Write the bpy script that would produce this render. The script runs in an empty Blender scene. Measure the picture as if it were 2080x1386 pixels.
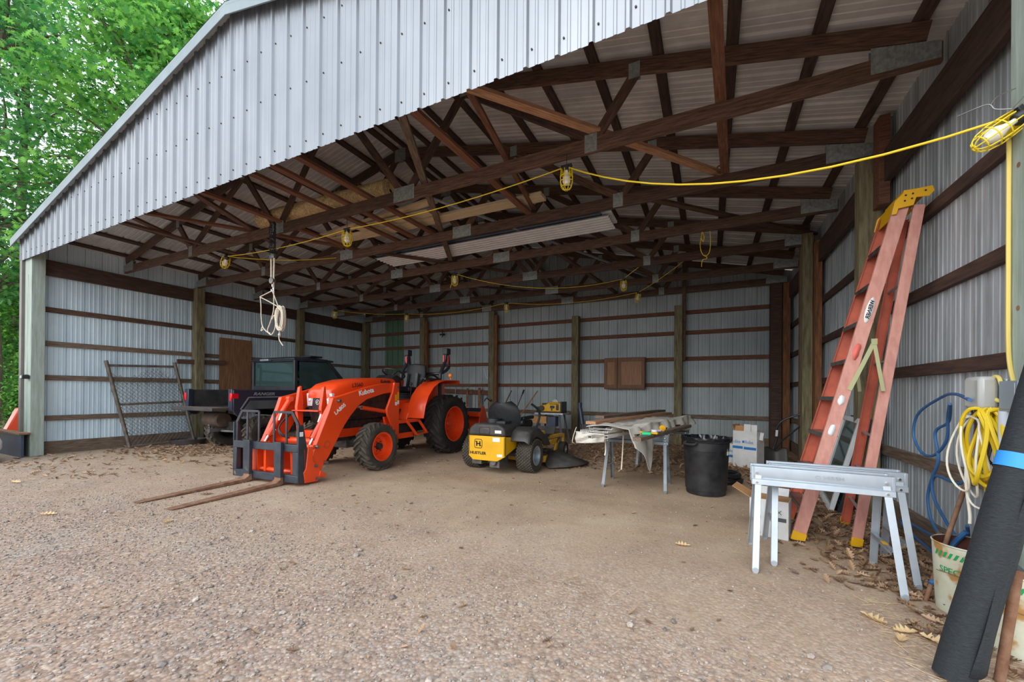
import bpy, bmesh, math, random
import numpy as np
from mathutils import Vector, Matrix
C = bpy.context.scene
COL = C.collection
random.seed(7)
PI = math.pi
R = math.radians

# ---------------------------------------------------------------- camera
cam_d = bpy.data.cameras.new('camera')
cam = bpy.data.objects.new('camera', cam_d); COL.objects.link(cam)
C.camera = cam
cam_d.sensor_width = 36.0
cam_d.lens = 800.3847 / 2080 * 36
cam_d.shift_x = (1040 - 1064.15) / 2080
cam_d.shift_y = (795.49 - 693) / 2080
cam_d.clip_start = 0.05; cam_d.clip_end = 300
_y, _p, _r = R(25.3267), R(0.1491), R(0.4371)
r_ = Vector((math.cos(_y), math.sin(_y), 0)); f_ = Vector((-math.sin(_y), math.cos(_y), 0)); u_ = Vector((0, 0, 1))
fw = f_ * math.cos(_p) + u_ * math.sin(_p); u1 = u_ * math.cos(_p) - f_ * math.sin(_p)
r2 = r_ * math.cos(_r) + u1 * math.sin(_r); u2 = u1 * math.cos(_r) - r_ * math.sin(_r)
M = Matrix((r2, u2, -fw)).transposed().to_4x4(); M.translation = Vector((10.5424, -2.4479, 1.15))
cam.matrix_world = M

# ---------------------------------------------------------------- light: bright hazy sky, soft sun
C.view_settings.view_transform = 'Standard'; C.view_settings.look = 'None'
C.view_settings.exposure = 0.55; C.view_settings.gamma = 1.0; C.view_settings.use_curve_mapping = False
w = bpy.data.worlds.new('sky'); C.world = w; w.use_nodes = True
nt = w.node_tree; nt.nodes.clear()
o_ = nt.nodes.new('ShaderNodeOutputWorld'); b_ = nt.nodes.new('ShaderNodeBackground')
tc = nt.nodes.new('ShaderNodeTexCoord'); sp = nt.nodes.new('ShaderNodeSeparateXYZ'); cr = nt.nodes.new('ShaderNodeValToRGB')
nt.links.new(tc.outputs['Generated'], sp.inputs[0]); nt.links.new(sp.outputs[2], cr.inputs[0])
cr.color_ramp.elements[0].position = 0.0; cr.color_ramp.elements[0].color = (0.95, 0.97, 1.0, 1)
cr.color_ramp.elements[1].position = 0.8; cr.color_ramp.elements[1].color = (0.75, 0.87, 1.0, 1)
nt.links.new(cr.outputs[0], b_.inputs[0]); b_.inputs[1].default_value = 1.55
nt.links.new(b_.outputs[0], o_.inputs[0])
sd = bpy.data.lights.new('sun', 'SUN'); sd.energy = 1.2; sd.angle = R(40); sd.color = (1, 0.96, 0.9)
so = bpy.data.objects.new('sun', sd); COL.objects.link(so)
so.rotation_euler = Vector((0.22, 0.85, -0.48)).to_track_quat('-Z', 'Y').to_euler()
C.cycles.max_bounces = 8; C.cycles.diffuse_bounces = 6; C.cycles.use_denoising = True

# ---------------------------------------------------------------- helpers
def lin(c):
    return tuple(((v / 255) / 12.92 if v / 255 < 0.04045 else ((v / 255 + 0.055) / 1.055) ** 2.4) for v in c)

def mat(name, c, rough=0.6, metal=0.0, c2=None, scale=6.0, stretch=(1, 1, 1), bump=0.0, bscale=None, detail=5, contrast=(0.35, 0.65), spec=None, coat=0, rand=0, trans=0, alpha=1, emis=0, wear=None):
    m = bpy.data.materials.new(name); m.use_nodes = True; N = m.node_tree.nodes; L = m.node_tree.links
    b = N['Principled BSDF']
    b.inputs['Roughness'].default_value = rough; b.inputs['Metallic'].default_value = metal
    b.inputs['Base Color'].default_value = (*lin(c), 1)
    if spec is not None: b.inputs['Specular IOR Level'].default_value = spec
    if coat: b.inputs['Coat Weight'].default_value = coat; b.inputs['Coat Roughness'].default_value = 0.15
    if trans: b.inputs['Transmission Weight'].default_value = trans
    if alpha < 1: b.inputs['Alpha'].default_value = alpha
    if emis: b.inputs['Emission Color'].default_value = (*lin(c), 1); b.inputs['Emission Strength'].default_value = emis
    tcn = N.new('ShaderNodeTexCoord'); mp = N.new('ShaderNodeMapping'); mp.inputs['Scale'].default_value = stretch
    L.new(tcn.outputs['Object'], mp.inputs[0])
    if rand:
        oi = N.new('ShaderNodeObjectInfo'); va = N.new('ShaderNodeVectorMath'); va.operation = 'SCALE'
        cx = N.new('ShaderNodeCombineXYZ'); L.new(oi.outputs['Random'], cx.inputs[0]); L.new(oi.outputs['Random'], cx.inputs[1]); L.new(oi.outputs['Random'], cx.inputs[2])
        L.new(cx.outputs[0], va.inputs[0]); va.inputs['Scale'].default_value = 37.0
        L.new(va.outputs[0], mp.inputs['Location'])
    last = None
    if c2 is not None:
        n = N.new('ShaderNodeTexNoise'); n.inputs['Scale'].default_value = scale; n.inputs['Detail'].default_value = detail; n.inputs['Roughness'].default_value = 0.6
        L.new(mp.outputs[0], n.inputs['Vector'])
        r = N.new('ShaderNodeValToRGB'); e = r.color_ramp.elements
        e[0].position, e[1].position = contrast; e[0].color = (*lin(c), 1); e[1].color = (*lin(c2), 1)
        L.new(n.outputs['Fac'], r.inputs[0]); last = r.outputs[0]
        if wear is not None:
            n2 = N.new('ShaderNodeTexNoise'); n2.inputs['Scale'].default_value = wear[1]; n2.inputs['Detail'].default_value = 8
            L.new(mp.outputs[0], n2.inputs['Vector'])
            r3 = N.new('ShaderNodeValToRGB'); r3.color_ramp.elements[0].position = wear[2]; r3.color_ramp.elements[1].position = wear[2] + 0.08
            L.new(n2.outputs['Fac'], r3.inputs[0])
            mx = N.new('ShaderNodeMix'); mx.data_type = 'RGBA'
            L.new(r3.outputs[0], mx.inputs[0]); L.new(last, mx.inputs[6]); mx.inputs[7].default_value = (*lin(wear[0]), 1); last = mx.outputs[2]
        if rand:
            hs = N.new('ShaderNodeHueSaturation'); mr = N.new('ShaderNodeMapRange')
            mr.inputs[3].default_value = 1 - rand; mr.inputs[4].default_value = 1 + rand
            L.new(oi.outputs['Random'], mr.inputs[0]); L.new(mr.outputs[0], hs.inputs['Value']); L.new(last, hs.inputs['Color']); last = hs.outputs[0]
        L.new(last, b.inputs['Base Color'])
        if bump:
            bp = N.new('ShaderNodeBump'); bp.inputs['Strength'].default_value = bump; bp.inputs['Distance'].default_value = 0.01
            if bscale:
                nb = N.new('ShaderNodeTexNoise'); nb.inputs['Scale'].default_value = bscale; nb.inputs['Detail'].default_value = 4
                L.new(mp.outputs[0], nb.inputs['Vector']); L.new(nb.outputs['Fac'], bp.inputs['Height'])
            else: L.new(n.outputs['Fac'], bp.inputs['Height'])
            L.new(bp.outputs[0], b.inputs['Normal'])
    return m

MT = dict(
    wood=mat('old_lumber', (106, 80, 64), 0.8, c2=(62, 45, 37), scale=5, stretch=(1.2, 14, 14), bump=0.3, rand=0.25),
    wood_red=mat('reddish_lumber', (128, 86, 62), 0.8, c2=(86, 56, 42), scale=5, stretch=(1.2, 14, 14), bump=0.3, rand=0.15),
    wood_grey=mat('weathered_lumber', (132, 114, 98), 0.85, c2=(88, 72, 60), scale=5, stretch=(1.2, 14, 14), bump=0.3, rand=0.12),
    wood_dark=mat('dark_lumber', (84, 62, 52), 0.8, c2=(54, 40, 35), scale=4, stretch=(1.2, 10, 10), bump=0.3, rand=0.15),
    wood_new=mat('new_pine_board', (216, 200, 166), 0.7, c2=(190, 170, 134), scale=4, stretch=(1, 12, 12), bump=0.1, rand=0.06),
    wood_tan=mat('tan_sawn_board', (196, 152, 116), 0.75, c2=(150, 106, 78), scale=5, stretch=(1.2, 14, 14), bump=0.2, rand=0.08),
    post=mat('treated_post', (134, 128, 98), 0.85, c2=(94, 84, 62), scale=4, stretch=(8, 8, 0.9), bump=0.3, rand=0.08),
    post_pale=mat('pale_treated_post', (162, 174, 166), 0.8, c2=(140, 151, 138), scale=4, stretch=(8, 8, 0.7), bump=0.2, wear=((130, 104, 74), 5, 0.68)),
    post_red=mat('reddish_post', (146, 98, 62), 0.85, c2=(96, 62, 42), scale=4, stretch=(8, 8, 0.9), bump=0.3, rand=0.1),
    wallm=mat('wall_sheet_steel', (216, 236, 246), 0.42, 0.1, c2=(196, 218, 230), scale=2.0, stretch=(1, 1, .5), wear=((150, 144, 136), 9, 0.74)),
    wall_shaded=mat('shaded_back_wall_steel', (168, 178, 180), 0.5, 0.1, c2=(146, 156, 158), scale=1.6, stretch=(1, 1, .5), wear=((130, 124, 112), 8, 0.75)),  # wall steel with the dimness of the shed's depth put into its colour
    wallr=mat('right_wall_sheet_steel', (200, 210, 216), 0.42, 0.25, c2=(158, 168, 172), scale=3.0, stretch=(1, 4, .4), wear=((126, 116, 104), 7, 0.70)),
    green_sheet=mat('green_sheet_steel', (96, 128, 104), 0.5, 0.2, c2=(84, 116, 92), scale=3),
    roofm=mat('roof_sheet_steel', (214, 212, 210), 0.5, 0.15, c2=(190, 188, 186), scale=3, stretch=(1, 1, 1)),
    gable=mat('gable_sheet_steel', (140, 145, 151), 0.36, 0.4, c2=(126, 132, 138), scale=1.2, stretch=(1, 1, .6)),
    trim=mat('trim_steel', (128, 140, 144), 0.45, 0.3, c2=(116, 128, 132), scale=3),
    trimb=mat('brown_grey_trim', (104, 98, 92), 0.5, 0.3, c2=(118, 112, 106), scale=3),
    plate=mat('galvanised_plate', (164, 172, 170), 0.5, 0.3, c2=(128, 136, 136), scale=30, bump=0.4),
    galv=mat('galvanised_steel', (190, 200, 208), 0.38, 0.65, c2=(160, 170, 178), scale=12),
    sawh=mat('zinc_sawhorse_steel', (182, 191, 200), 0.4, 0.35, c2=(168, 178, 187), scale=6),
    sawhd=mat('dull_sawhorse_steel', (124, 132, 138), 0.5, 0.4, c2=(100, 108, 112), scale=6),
    chrome=mat('bright_steel', (220, 222, 224), 0.2, 1.0),
    steel=mat('bare_steel', (150, 150, 148), 0.4, 0.8, c2=(110, 108, 104), scale=10),
    rust=mat('rusty_steel', (120, 82, 60), 0.8, 0.3, c2=(150, 116, 92), scale=14, bump=0.3),
    orange=mat('orange_paint', (240, 76, 26), 0.34, c2=(230, 68, 21), scale=3, coat=0.35),
    orange_d=mat('dusty_orange_paint', (214, 78, 34), 0.5, c2=(190, 72, 40), scale=8),
    black=mat('black_paint', (38, 40, 46), 0.38, c2=(54, 56, 62), scale=6),
    blackw=mat('worn_black_paint', (44, 50, 60), 0.42, 0.2, c2=(62, 68, 76), scale=6, wear=((120, 118, 108), 8, 0.68)),
    plastic=mat('black_plastic', (24, 25, 28), 0.45, c2=(46, 47, 50), scale=8),
    rubber=mat('grey_rubber_flap', (84, 82, 78), 0.7, c2=(62, 60, 58), scale=8),
    dplastic=mat('dusty_black_plastic', (44, 45, 48), 0.5, c2=(70, 66, 62), scale=5),
    vinyl=mat('black_vinyl', (20, 22, 25), 0.55, c2=(30, 32, 35), scale=20, bump=0.1),
    greyvinyl=mat('grey_vinyl', (48, 51, 55), 0.45),
    tire=mat('tyre_rubber', (34, 33, 32), 0.85, c2=(58, 53, 48), scale=5, bump=0.2, contrast=(0.4, 0.7)),
    tread=mat('dusty_tread', (96, 88, 76), 0.95, c2=(66, 60, 53), scale=9, bump=0.2),
    treadb=mat('black_tread', (64, 60, 54), 0.95, c2=(38, 36, 34), scale=6, bump=0.2),
    tire_d=mat('dusty_tyre_rubber', (50, 48, 45), 0.9, c2=(74, 68, 60), scale=6, bump=0.2),
    engine=mat('dark_engine_metal', (46, 45, 46), 0.5, 0.4, c2=(74, 70, 66), scale=14),
    castm=mat('cast_metal', (118, 118, 118), 0.5, 0.6, c2=(88, 86, 84), scale=14),
    glass=mat('tinted_glass', (120, 160, 160), 0.05, trans=0.85),
    lens=mat('clear_lens', (236, 238, 240), 0.08, 0.2),
    red=mat('red_lens', (214, 20, 34), 0.25),
    amber=mat('amber_lens', (250, 130, 24), 0.25),
    navy=mat('navy_body_plastic', (34, 42, 58), 0.3, c2=(42, 50, 66), scale=4, coat=0.2),
    greyp=mat('grey_body_plastic', (88, 94, 100), 0.5, c2=(70, 76, 82), scale=4),
    lemon=mat('lemon_wire', (226, 200, 40), 0.5),
    yellow=mat('yellow_paint', (226, 172, 12), 0.4, c2=(214, 160, 8), scale=4),
    yellowd=mat('dusty_yellow_paint', (222, 168, 28), 0.6, c2=(178, 140, 62), scale=6),
    ycord=mat('yellow_cord', (222, 192, 34), 0.5),
    pcord=mat('pale_yellow_cord', (222, 200, 110), 0.5),
    wcord=mat('white_cord', (226, 222, 206), 0.6),
    bcord=mat('blue_cord', (52, 100, 150), 0.5),
    gcord=mat('grey_brown_cord', (98, 88, 80), 0.6),
    white=mat('white_plastic', (226, 230, 232), 0.45, c2=(210, 214, 216), scale=5),
    paper=mat('white_label', (232, 234, 236), 0.7),
    card=mat('white_carton', (222, 224, 226), 0.8, c2=(206, 206, 204), scale=6),
    brownc=mat('brown_cardboard', (196, 148, 98), 0.85, c2=(170, 124, 80), scale=6),
    bluep=mat('blue_print', (24, 120, 186), 0.7),
    greyprint=mat('grey_print', (84, 86, 90), 0.7),
    ink=mat('black_print', (26, 22, 20), 0.6),
    tarp=mat('canvas_tarp', (206, 202, 192), 0.9, c2=(158, 150, 138), scale=4, bump=0.2, contrast=(0.45, 0.75)),
    vin_white=mat('white_vinyl_trim', (226, 226, 222), 0.5, c2=(196, 192, 184), scale=5),
    fib=mat('orange_fibreglass', (206, 150, 136), 0.65, c2=(188, 130, 118), scale=30, stretch=(1, 1, .3), rand=0),
    fibi=mat('inner_orange_fibreglass', (204, 104, 78), 0.6, c2=(180, 90, 70), scale=8),
    bulb=mat('bulb_glass', (240, 240, 234), 0.15, c2=(228, 228, 222), scale=3),
    straw=mat('straw', (224, 202, 152), 0.9, c2=(176, 146, 98), scale=40, bump=0.9),
    rope=mat('pale_rope', (222, 214, 198), 0.85, c2=(196, 186, 168), scale=80),
    ply=mat('plywood', (150, 108, 76), 0.8, c2=(118, 82, 58), scale=3, stretch=(10, 10, 1), bump=0.1),
    cabm=mat('cabinet_oak', (130, 90, 60), 0.6, c2=(108, 74, 48), scale=3, stretch=(10, 10, 1)),
    cabl=mat('cabinet_oak_panel', (164, 120, 84), 0.6, c2=(140, 100, 68), scale=3, stretch=(10, 10, 1)),
    muff=mat('brown_muffler', (98, 82, 70), 0.75, 0.2, c2=(74, 62, 54), scale=8),
    felt=mat('black_fabric_roll', (24, 30, 35), 0.8, c2=(44, 49, 53), scale=60, stretch=(1, 1, 6), bump=0.4),
    bluetape=mat('blue_tape', (54, 150, 236), 0.6),
    pail=mat('pale_rusty_pail', (204, 206, 188), 0.55, 0.1, c2=(190, 184, 156), scale=8, wear=((172, 128, 72), 9, 0.53)),
    greenp=mat('green_print', (18, 148, 82), 0.6),
    pailin=mat('rusty_pail_inside', (92, 50, 40), 0.8, c2=(70, 38, 30), scale=8),
    pvc=mat('grey_conduit', (196, 204, 214), 0.5),
    boxg=mat('grey_box_metal', (150, 162, 170), 0.45, 0.3),
    clear=mat('frosted_clear_plastic', (224, 226, 222), 0.3, trans=0.5),
    teal=mat('green_plastic', (40, 190, 130), 0.5),
    bark=mat('bark', (112, 100, 84), 0.95, c2=(72, 64, 54), scale=6, stretch=(4, 4, .6), bump=0.8),
    pinkd=mat('faded_red_decal', (224, 110, 100), 0.7),
    blued=mat('dark_blue_panel', (46, 60, 82), 0.4, c2=(62, 76, 96), scale=4),
    gatep=mat('old_gate_pipe', (124, 116, 108), 0.6, 0.3, c2=(96, 84, 74), scale=8, bump=0.2),
    cream=mat('olive_strap', (170, 172, 130), 0.5, 0.2),
)

def leafmat(name, c, c2, tr=0.35):
    m = bpy.data.materials.new(name); m.use_nodes = True; N = m.node_tree.nodes; L = m.node_tree.links
    b = N['Principled BSDF']; out = N['Material Output']
    b.inputs['Roughness'].default_value = 0.5
    g = N.new('ShaderNodeNewGeometry'); r = N.new('ShaderNodeValToRGB')
    r.color_ramp.elements[0].color = (*lin(c), 1); r.color_ramp.elements[1].color = (*lin(c2), 1)
    L.new(g.outputs['Random Per Island'], r.inputs[0]); L.new(r.outputs[0], b.inputs['Base Color'])
    t = N.new('ShaderNodeBsdfTranslucent'); L.new(r.outputs[0], t.inputs[0])
    mx = N.new('ShaderNodeMixShader'); mx.inputs[0].default_value = tr
    L.new(b.outputs[0], mx.inputs[1]); L.new(t.outputs[0], mx.inputs[2]); L.new(mx.outputs[0], out.inputs[0])
    return m
MT['leaf'] = leafmat('oak_leaves', (52, 122, 58), (138, 198, 86), 0.5)
MT['leaf2'] = leafmat('deep_green_leaves', (44, 110, 66), (112, 176, 90), 0.5)
MT['pine'] = leafmat('pine_needles', (60, 110, 76), (100, 150, 96), 0.3)
MT['dry'] = leafmat('dry_leaves', (102, 78, 58), (186, 152, 120), 0.1)
MT['tanleaf'] = leafmat('pale_tan_leaves', (214, 180, 130), (226, 196, 150), 0.2)
MT['peb'] = leafmat('pebbles', (110, 100, 94), (182, 168, 156), 0.0)
MT['strawbits'] = leafmat('straw_bits', (170, 138, 100), (214, 188, 146), 0.0)

class MB:
    def __init__(s): s.v = []; s.f = []
    def add(s, vs, fs):
        k = len(s.v); s.v += [tuple(v) for v in vs]; s.f += [tuple(i + k for i in f) for f in fs]; return s
    def box(s, c, d, rot=None):
        x, y, z = d[0] / 2, d[1] / 2, d[2] / 2
        vs = [Vector((a, b, e)) for a in (-x, x) for b in (-y, y) for e in (-z, z)]
        if rot: 
            rm = Matrix.Rotation(rot[2], 3, 'Z') @ Matrix.Rotation(rot[1], 3, 'Y') @ Matrix.Rotation(rot[0], 3, 'X')
            vs = [rm @ v for v in vs]
        c = Vector(c)
        return s.add([v + c for v in vs], [(0, 1, 3, 2), (4, 6, 7, 5), (0, 4, 5, 1), (2, 3, 7, 6), (0, 2, 6, 4), (1, 5, 7, 3)])
    def bx(s, x0, x1, y0, y1, z0, z1): return s.box(((x0 + x1) / 2, (y0 + y1) / 2, (z0 + z1) / 2), (abs(x1 - x0), abs(y1 - y0), abs(z1 - z0)))
    def bar(s, p0, p1, w, h, up=(0, 0, 1)):
        p0, p1 = Vector(p0), Vector(p1); d = (p1 - p0).normalized(); u = Vector(up)
        sd = d.cross(u); 
        if sd.length < 1e-4: sd = d.cross(Vector((0, 1, 0)))
        sd.normalize(); u = sd.cross(d)
        vs = [p + sd * a * w / 2 + u * b * h / 2 for p in (p0, p1) for a, b in ((-1, -1), (1, -1), (1, 1), (-1, 1))]
        return s.add(vs, [(0, 3, 2, 1), (4, 5, 6, 7), (0, 1, 5, 4), (1, 2, 6, 5), (2, 3, 7, 6), (3, 0, 4, 7)])
    def tube(s, pts, r, n=8, closed=False, caps=True):
        P = [Vector(p) for p in pts]; m = len(P); k0 = len(s.v); rr = r if isinstance(r, (list, tuple)) else [r] * m
        prev = None; rings = []
        for i in range(m):
            if closed: t = P[(i + 1) % m] - P[i - 1]
            else: t = P[min(i + 1, m - 1)] - P[max(i - 1, 0)]
            if t.length < 1e-9: t = Vector((0, 0, 1))
            t.normalize()
            if prev is None:
                a = Vector((0, 0, 1)) if abs(t.z) < 0.9 else Vector((1, 0, 0))
                nn = t.cross(a).normalized()
            else:
                nn = prev - t * prev.dot(t)
                if nn.length < 1e-6: nn = t.orthogonal()
                nn.normalize()
            prev = nn; bb = t.cross(nn)
            rings.append([P[i] + (nn * math.cos(2 * PI * j / n) + bb * math.sin(2 * PI * j / n)) * rr[i] for j in range(n)])
        vs = [v for q in rings for v in q]; fs = []
        for i in range(m if closed else m - 1):
            i2 = (i + 1) % m
            for j in range(n):
                j2 = (j + 1) % n; fs.append((i * n + j, i * n + j2, i2 * n + j2, i2 * n + j))
        if caps and not closed:
            fs.append(tuple(range(n - 1, -1, -1))); fs.append(tuple((m - 1) * n + j for j in range(n)))
        return s.add(vs, fs)
    def cyl(s, p0, p1, r0, r1=None, n=16): return s.tube([p0, p1], [r0, r0 if r1 is None else r1], n)
    def prism(s, poly, axis, a, b):
        def P(q, t):
            if axis == 'x': return (t, q[0], q[1])
            if axis == 'y': return (q[0], t, q[1])
            return (q[0], q[1], t)
        n = len(poly); vs = [P(q, a) for q in poly] + [P(q, b) for q in poly]
        fs = [tuple(range(n))[::-1], tuple(range(n, 2 * n))] + [(i, (i + 1) % n, n + (i + 1) % n, n + i) for i in range(n)]
        return s.add(vs, fs)
    def lathe(s, prof, c=(0, 0, 0), axis='z', n=24, a0=0, a1=2 * PI):
        full = abs(a1 - a0 - 2 * PI) < 1e-6; m = n if full else n + 1; vs = []
        for i in range(m):
            a = a0 + (a1 - a0) * i / n; ca, sa = math.cos(a), math.sin(a)
            for r, h in prof:
                if axis == 'z': q = (r * ca, r * sa, h)
                elif axis == 'x': q = (h, r * ca, r * sa)
                else: q = (r * ca, h, r * sa)
                vs.append((q[0] + c[0], q[1] + c[1], q[2] + c[2]))
        k = len(prof); fs = []
        for i in range(n):
            i2 = (i + 1) % m
            for j in range(k - 1): fs.append((i * k + j, i2 * k + j, i2 * k + j + 1, i * k + j + 1))
        return s.add(vs, fs)
    def sphere(s, c, r, n=12, sc=(1, 1, 1)):
        prof = [(max(1e-5, r * math.sin(PI * i / n)), -r * math.cos(PI * i / n)) for i in range(n + 1)]
        k = len(s.v); s.lathe(prof, (0, 0, 0), 'z', n * 2)
        for i in range(k, len(s.v)):
            v = s.v[i]; s.v[i] = (v[0] * sc[0] + c[0], v[1] * sc[1] + c[1], v[2] * sc[2] + c[2])
        return s
    def grid(s, fn, nu, nv):
        vs = [fn(i / nu, j / nv) for i in range(nu + 1) for j in range(nv + 1)]
        return s.add(vs, [(i * (nv + 1) + j, (i + 1) * (nv + 1) + j, (i + 1) * (nv + 1) + j + 1, i * (nv + 1) + j + 1) for i in range(nu) for j in range(nv)])
    def xf(s, m, k=0):
        for i in range(k, len(s.v)): s.v[i] = tuple(m @ Vector(s.v[i]))
        return s

def tagp(o, label=None, cat=None, group=None, kind=None):
    if label: o['label'] = label
    if cat: o['category'] = cat
    if group: o['group'] = group
    if kind: o['kind'] = kind
    return o
def obj(name, mb, m, parent=None, bev=0, smooth=True, solid=0, label=None, sub=0):
    me = bpy.data.meshes.new(name); me.from_pydata(mb.v, [], mb.f); me.update()
    bm = bmesh.new(); bm.from_mesh(me); bmesh.ops.recalc_face_normals(bm, faces=bm.faces); bm.to_mesh(me); bm.free()
    me.materials.append(MT[m] if isinstance(m, str) else m)
    if smooth:
        me.shade_smooth(); me.set_sharp_from_angle(angle=R(35))
    o = bpy.data.objects.new(name, me); COL.objects.link(o)
    if parent: o.parent = parent
    if solid:
        q = o.modifiers.new('thickness', 'SOLIDIFY'); q.thickness = solid; q.offset = 0
    if sub:
        q = o.modifiers.new('subdivision', 'SUBSURF'); q.levels = sub; q.render_levels = sub
    if bev:
        q = o.modifiers.new('bevel', 'BEVEL'); q.width = bev; q.segments = 2; q.limit_method = 'ANGLE'; q.angle_limit = R(40); q.harden_normals = False
    if label: o['label'] = label
    return o
def thing(name, label, cat, loc=(0, 0, 0), rz=0, group=None):
    o = bpy.data.objects.new(name, None); COL.objects.link(o); o.empty_display_size = 0.1
    o.location = loc; o.rotation_euler = (0, 0, rz)
    return tagp(o, label, cat, group)
def copytree(o, label=None, loc=None, rz=None, parent=None):
    c = o.copy(); COL.objects.link(c); c.parent = parent
    for ch in list(o.children): copytree(ch, parent=c)
    if label: c['label'] = label
    if loc is not None: c.location = loc
    if rz is not None: c.rotation_euler = (0, 0, rz)
    return c
def board(name, p0, p1, w, h, m, parent=None, up=(0, 0, 1), bev=0.003):
    """a timber along p0-p1; its own local X runs with the grain"""
    p0, p1 = Vector(p0), Vector(p1); d = p1 - p0; L = d.length; d.normalize(); u = Vector(up)
    sd = u.cross(d)
    if sd.length < 1e-4: sd = Vector((0, 1, 0)).cross(d)
    sd.normalize(); u = d.cross(sd)
    o = obj(name, MB().box((L / 2, 0, 0), (L, w, h)), m, parent, bev=bev)
    mm = Matrix((d, sd, u)).transposed().to_4x4(); mm.translation = p0
    o.matrix_local = mm
    return o
def text(name, s, size, m, parent, mw, depth=0.002, shear=0, sx=1.0, bold=0, align='LEFT'):
    cu = bpy.data.curves.new(name, 'FONT'); cu.body = s; cu.size = size; cu.extrude = depth / 2; cu.shear = shear; cu.offset = bold; cu.align_x = align
    cu.resolution_u = 3
    t = bpy.data.objects.new(name + '_tmp', cu); COL.objects.link(t)
    dg = bpy.context.evaluated_depsgraph_get(); me = bpy.data.meshes.new_from_object(t.evaluated_get(dg))
    bpy.data.objects.remove(t); bpy.data.curves.remove(cu)
    me.materials.clear(); me.materials.append(MT[m])
    for v in me.vertices: v.co.x *= sx
    o = bpy.data.objects.new(name, me); COL.objects.link(o); o.parent = parent; o.matrix_local = mw
    return o
def frame(o, x, y):
    """matrix with origin o, text direction x and up y"""
    x = Vector(x).normalized(); y = Vector(y); z = x.cross(y).normalized(); y = z.cross(x)
    m = Matrix((x, y, z)).transposed().to_4x4(); m.translation = Vector(o); return m
def smoothpath(pts, n=8, closed=False):
    P = [Vector(p) for p in pts]; out = []; m = len(P)
    rng = range(m) if closed else range(m - 1)
    for i in rng:
        if closed: a, b, c, d = P[i - 1], P[i], P[(i + 1) % m], P[(i + 2) % m]
        else: a, b, c, d = P[max(i - 1, 0)], P[i], P[i + 1], P[min(i + 2, m - 1)]
        for k in range(n):
            t = k / n
            out.append(0.5 * ((2 * b) + (c - a) * t + (2 * a - 5 * b + 4 * c - d) * t * t + (3 * b - a - 3 * c + d) * t ** 3))
    if not closed: out.append(P[-1])
    return out
def ribprof(u0, u1, p=0.2286):
    """major ribs every 9 inches with two low beads between"""
    pts = []; k = math.floor(u0 / p)
    while k * p < u1 + p:
        b = k * p
        for du, h in ((0, 0), (.012, .019), (.032, .019), (.044, 0), (.088, 0), (.094, .004), (.108, .004), (.114, 0), (.158, 0), (.164, .004), (.178, .004), (.184, 0)):
            if u0 <= b + du <= u1: pts.append((b + du, h))
        k += 1
    return [(u0, 0)] + pts + [(u1, 0)]
def slotprof(u0, u1, p=0.2286):
    """inside face of the sheet: rib slots narrowed and deepened to hold a line of shade"""
    pts = []; k = math.floor(u0 / p)
    while k * p < u1 + p:
        b = k * p
        for du, h in ((0, 0), (.002, .024), (.012, .024), (.014, 0), (.060, 0), (.066, -.004), (.080, -.004), (.086, 0), (.118, 0), (.124, -.004), (.138, -.004), (.144, 0), (.180, 0), (.186, -.003), (.198, -.003), (.204, 0)):
            if u0 <= b + du <= u1: pts.append((b + du, h))
        k += 1
    return [(u0, 0)] + pts + [(u1, 0)]
def sheet(name, fn, u0, u1, m, kind='structure', parent=None, p=0.2286, prof=None):
    """fn(u, h, end) -> point; end 0/1"""
    pr = (prof or ribprof)(u0, u1, p); mb = MB()
    vs = [fn(u, h, e) for u, h in pr for e in (0, 1)]
    mb.add(vs, [(2 * i, 2 * i + 2, 2 * i + 3, 2 * i + 1) for i in range(len(pr) - 1)])
    o = obj(name, mb, m, parent, smooth=False, solid=0.0012)
    if kind and not parent: o['kind'] = kind
    return o
ORD = ['first', 'second', 'third', 'fourth', 'fifth', 'sixth', 'seventh', 'eighth', 'ninth', 'tenth', 'eleventh', 'twelfth']

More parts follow.
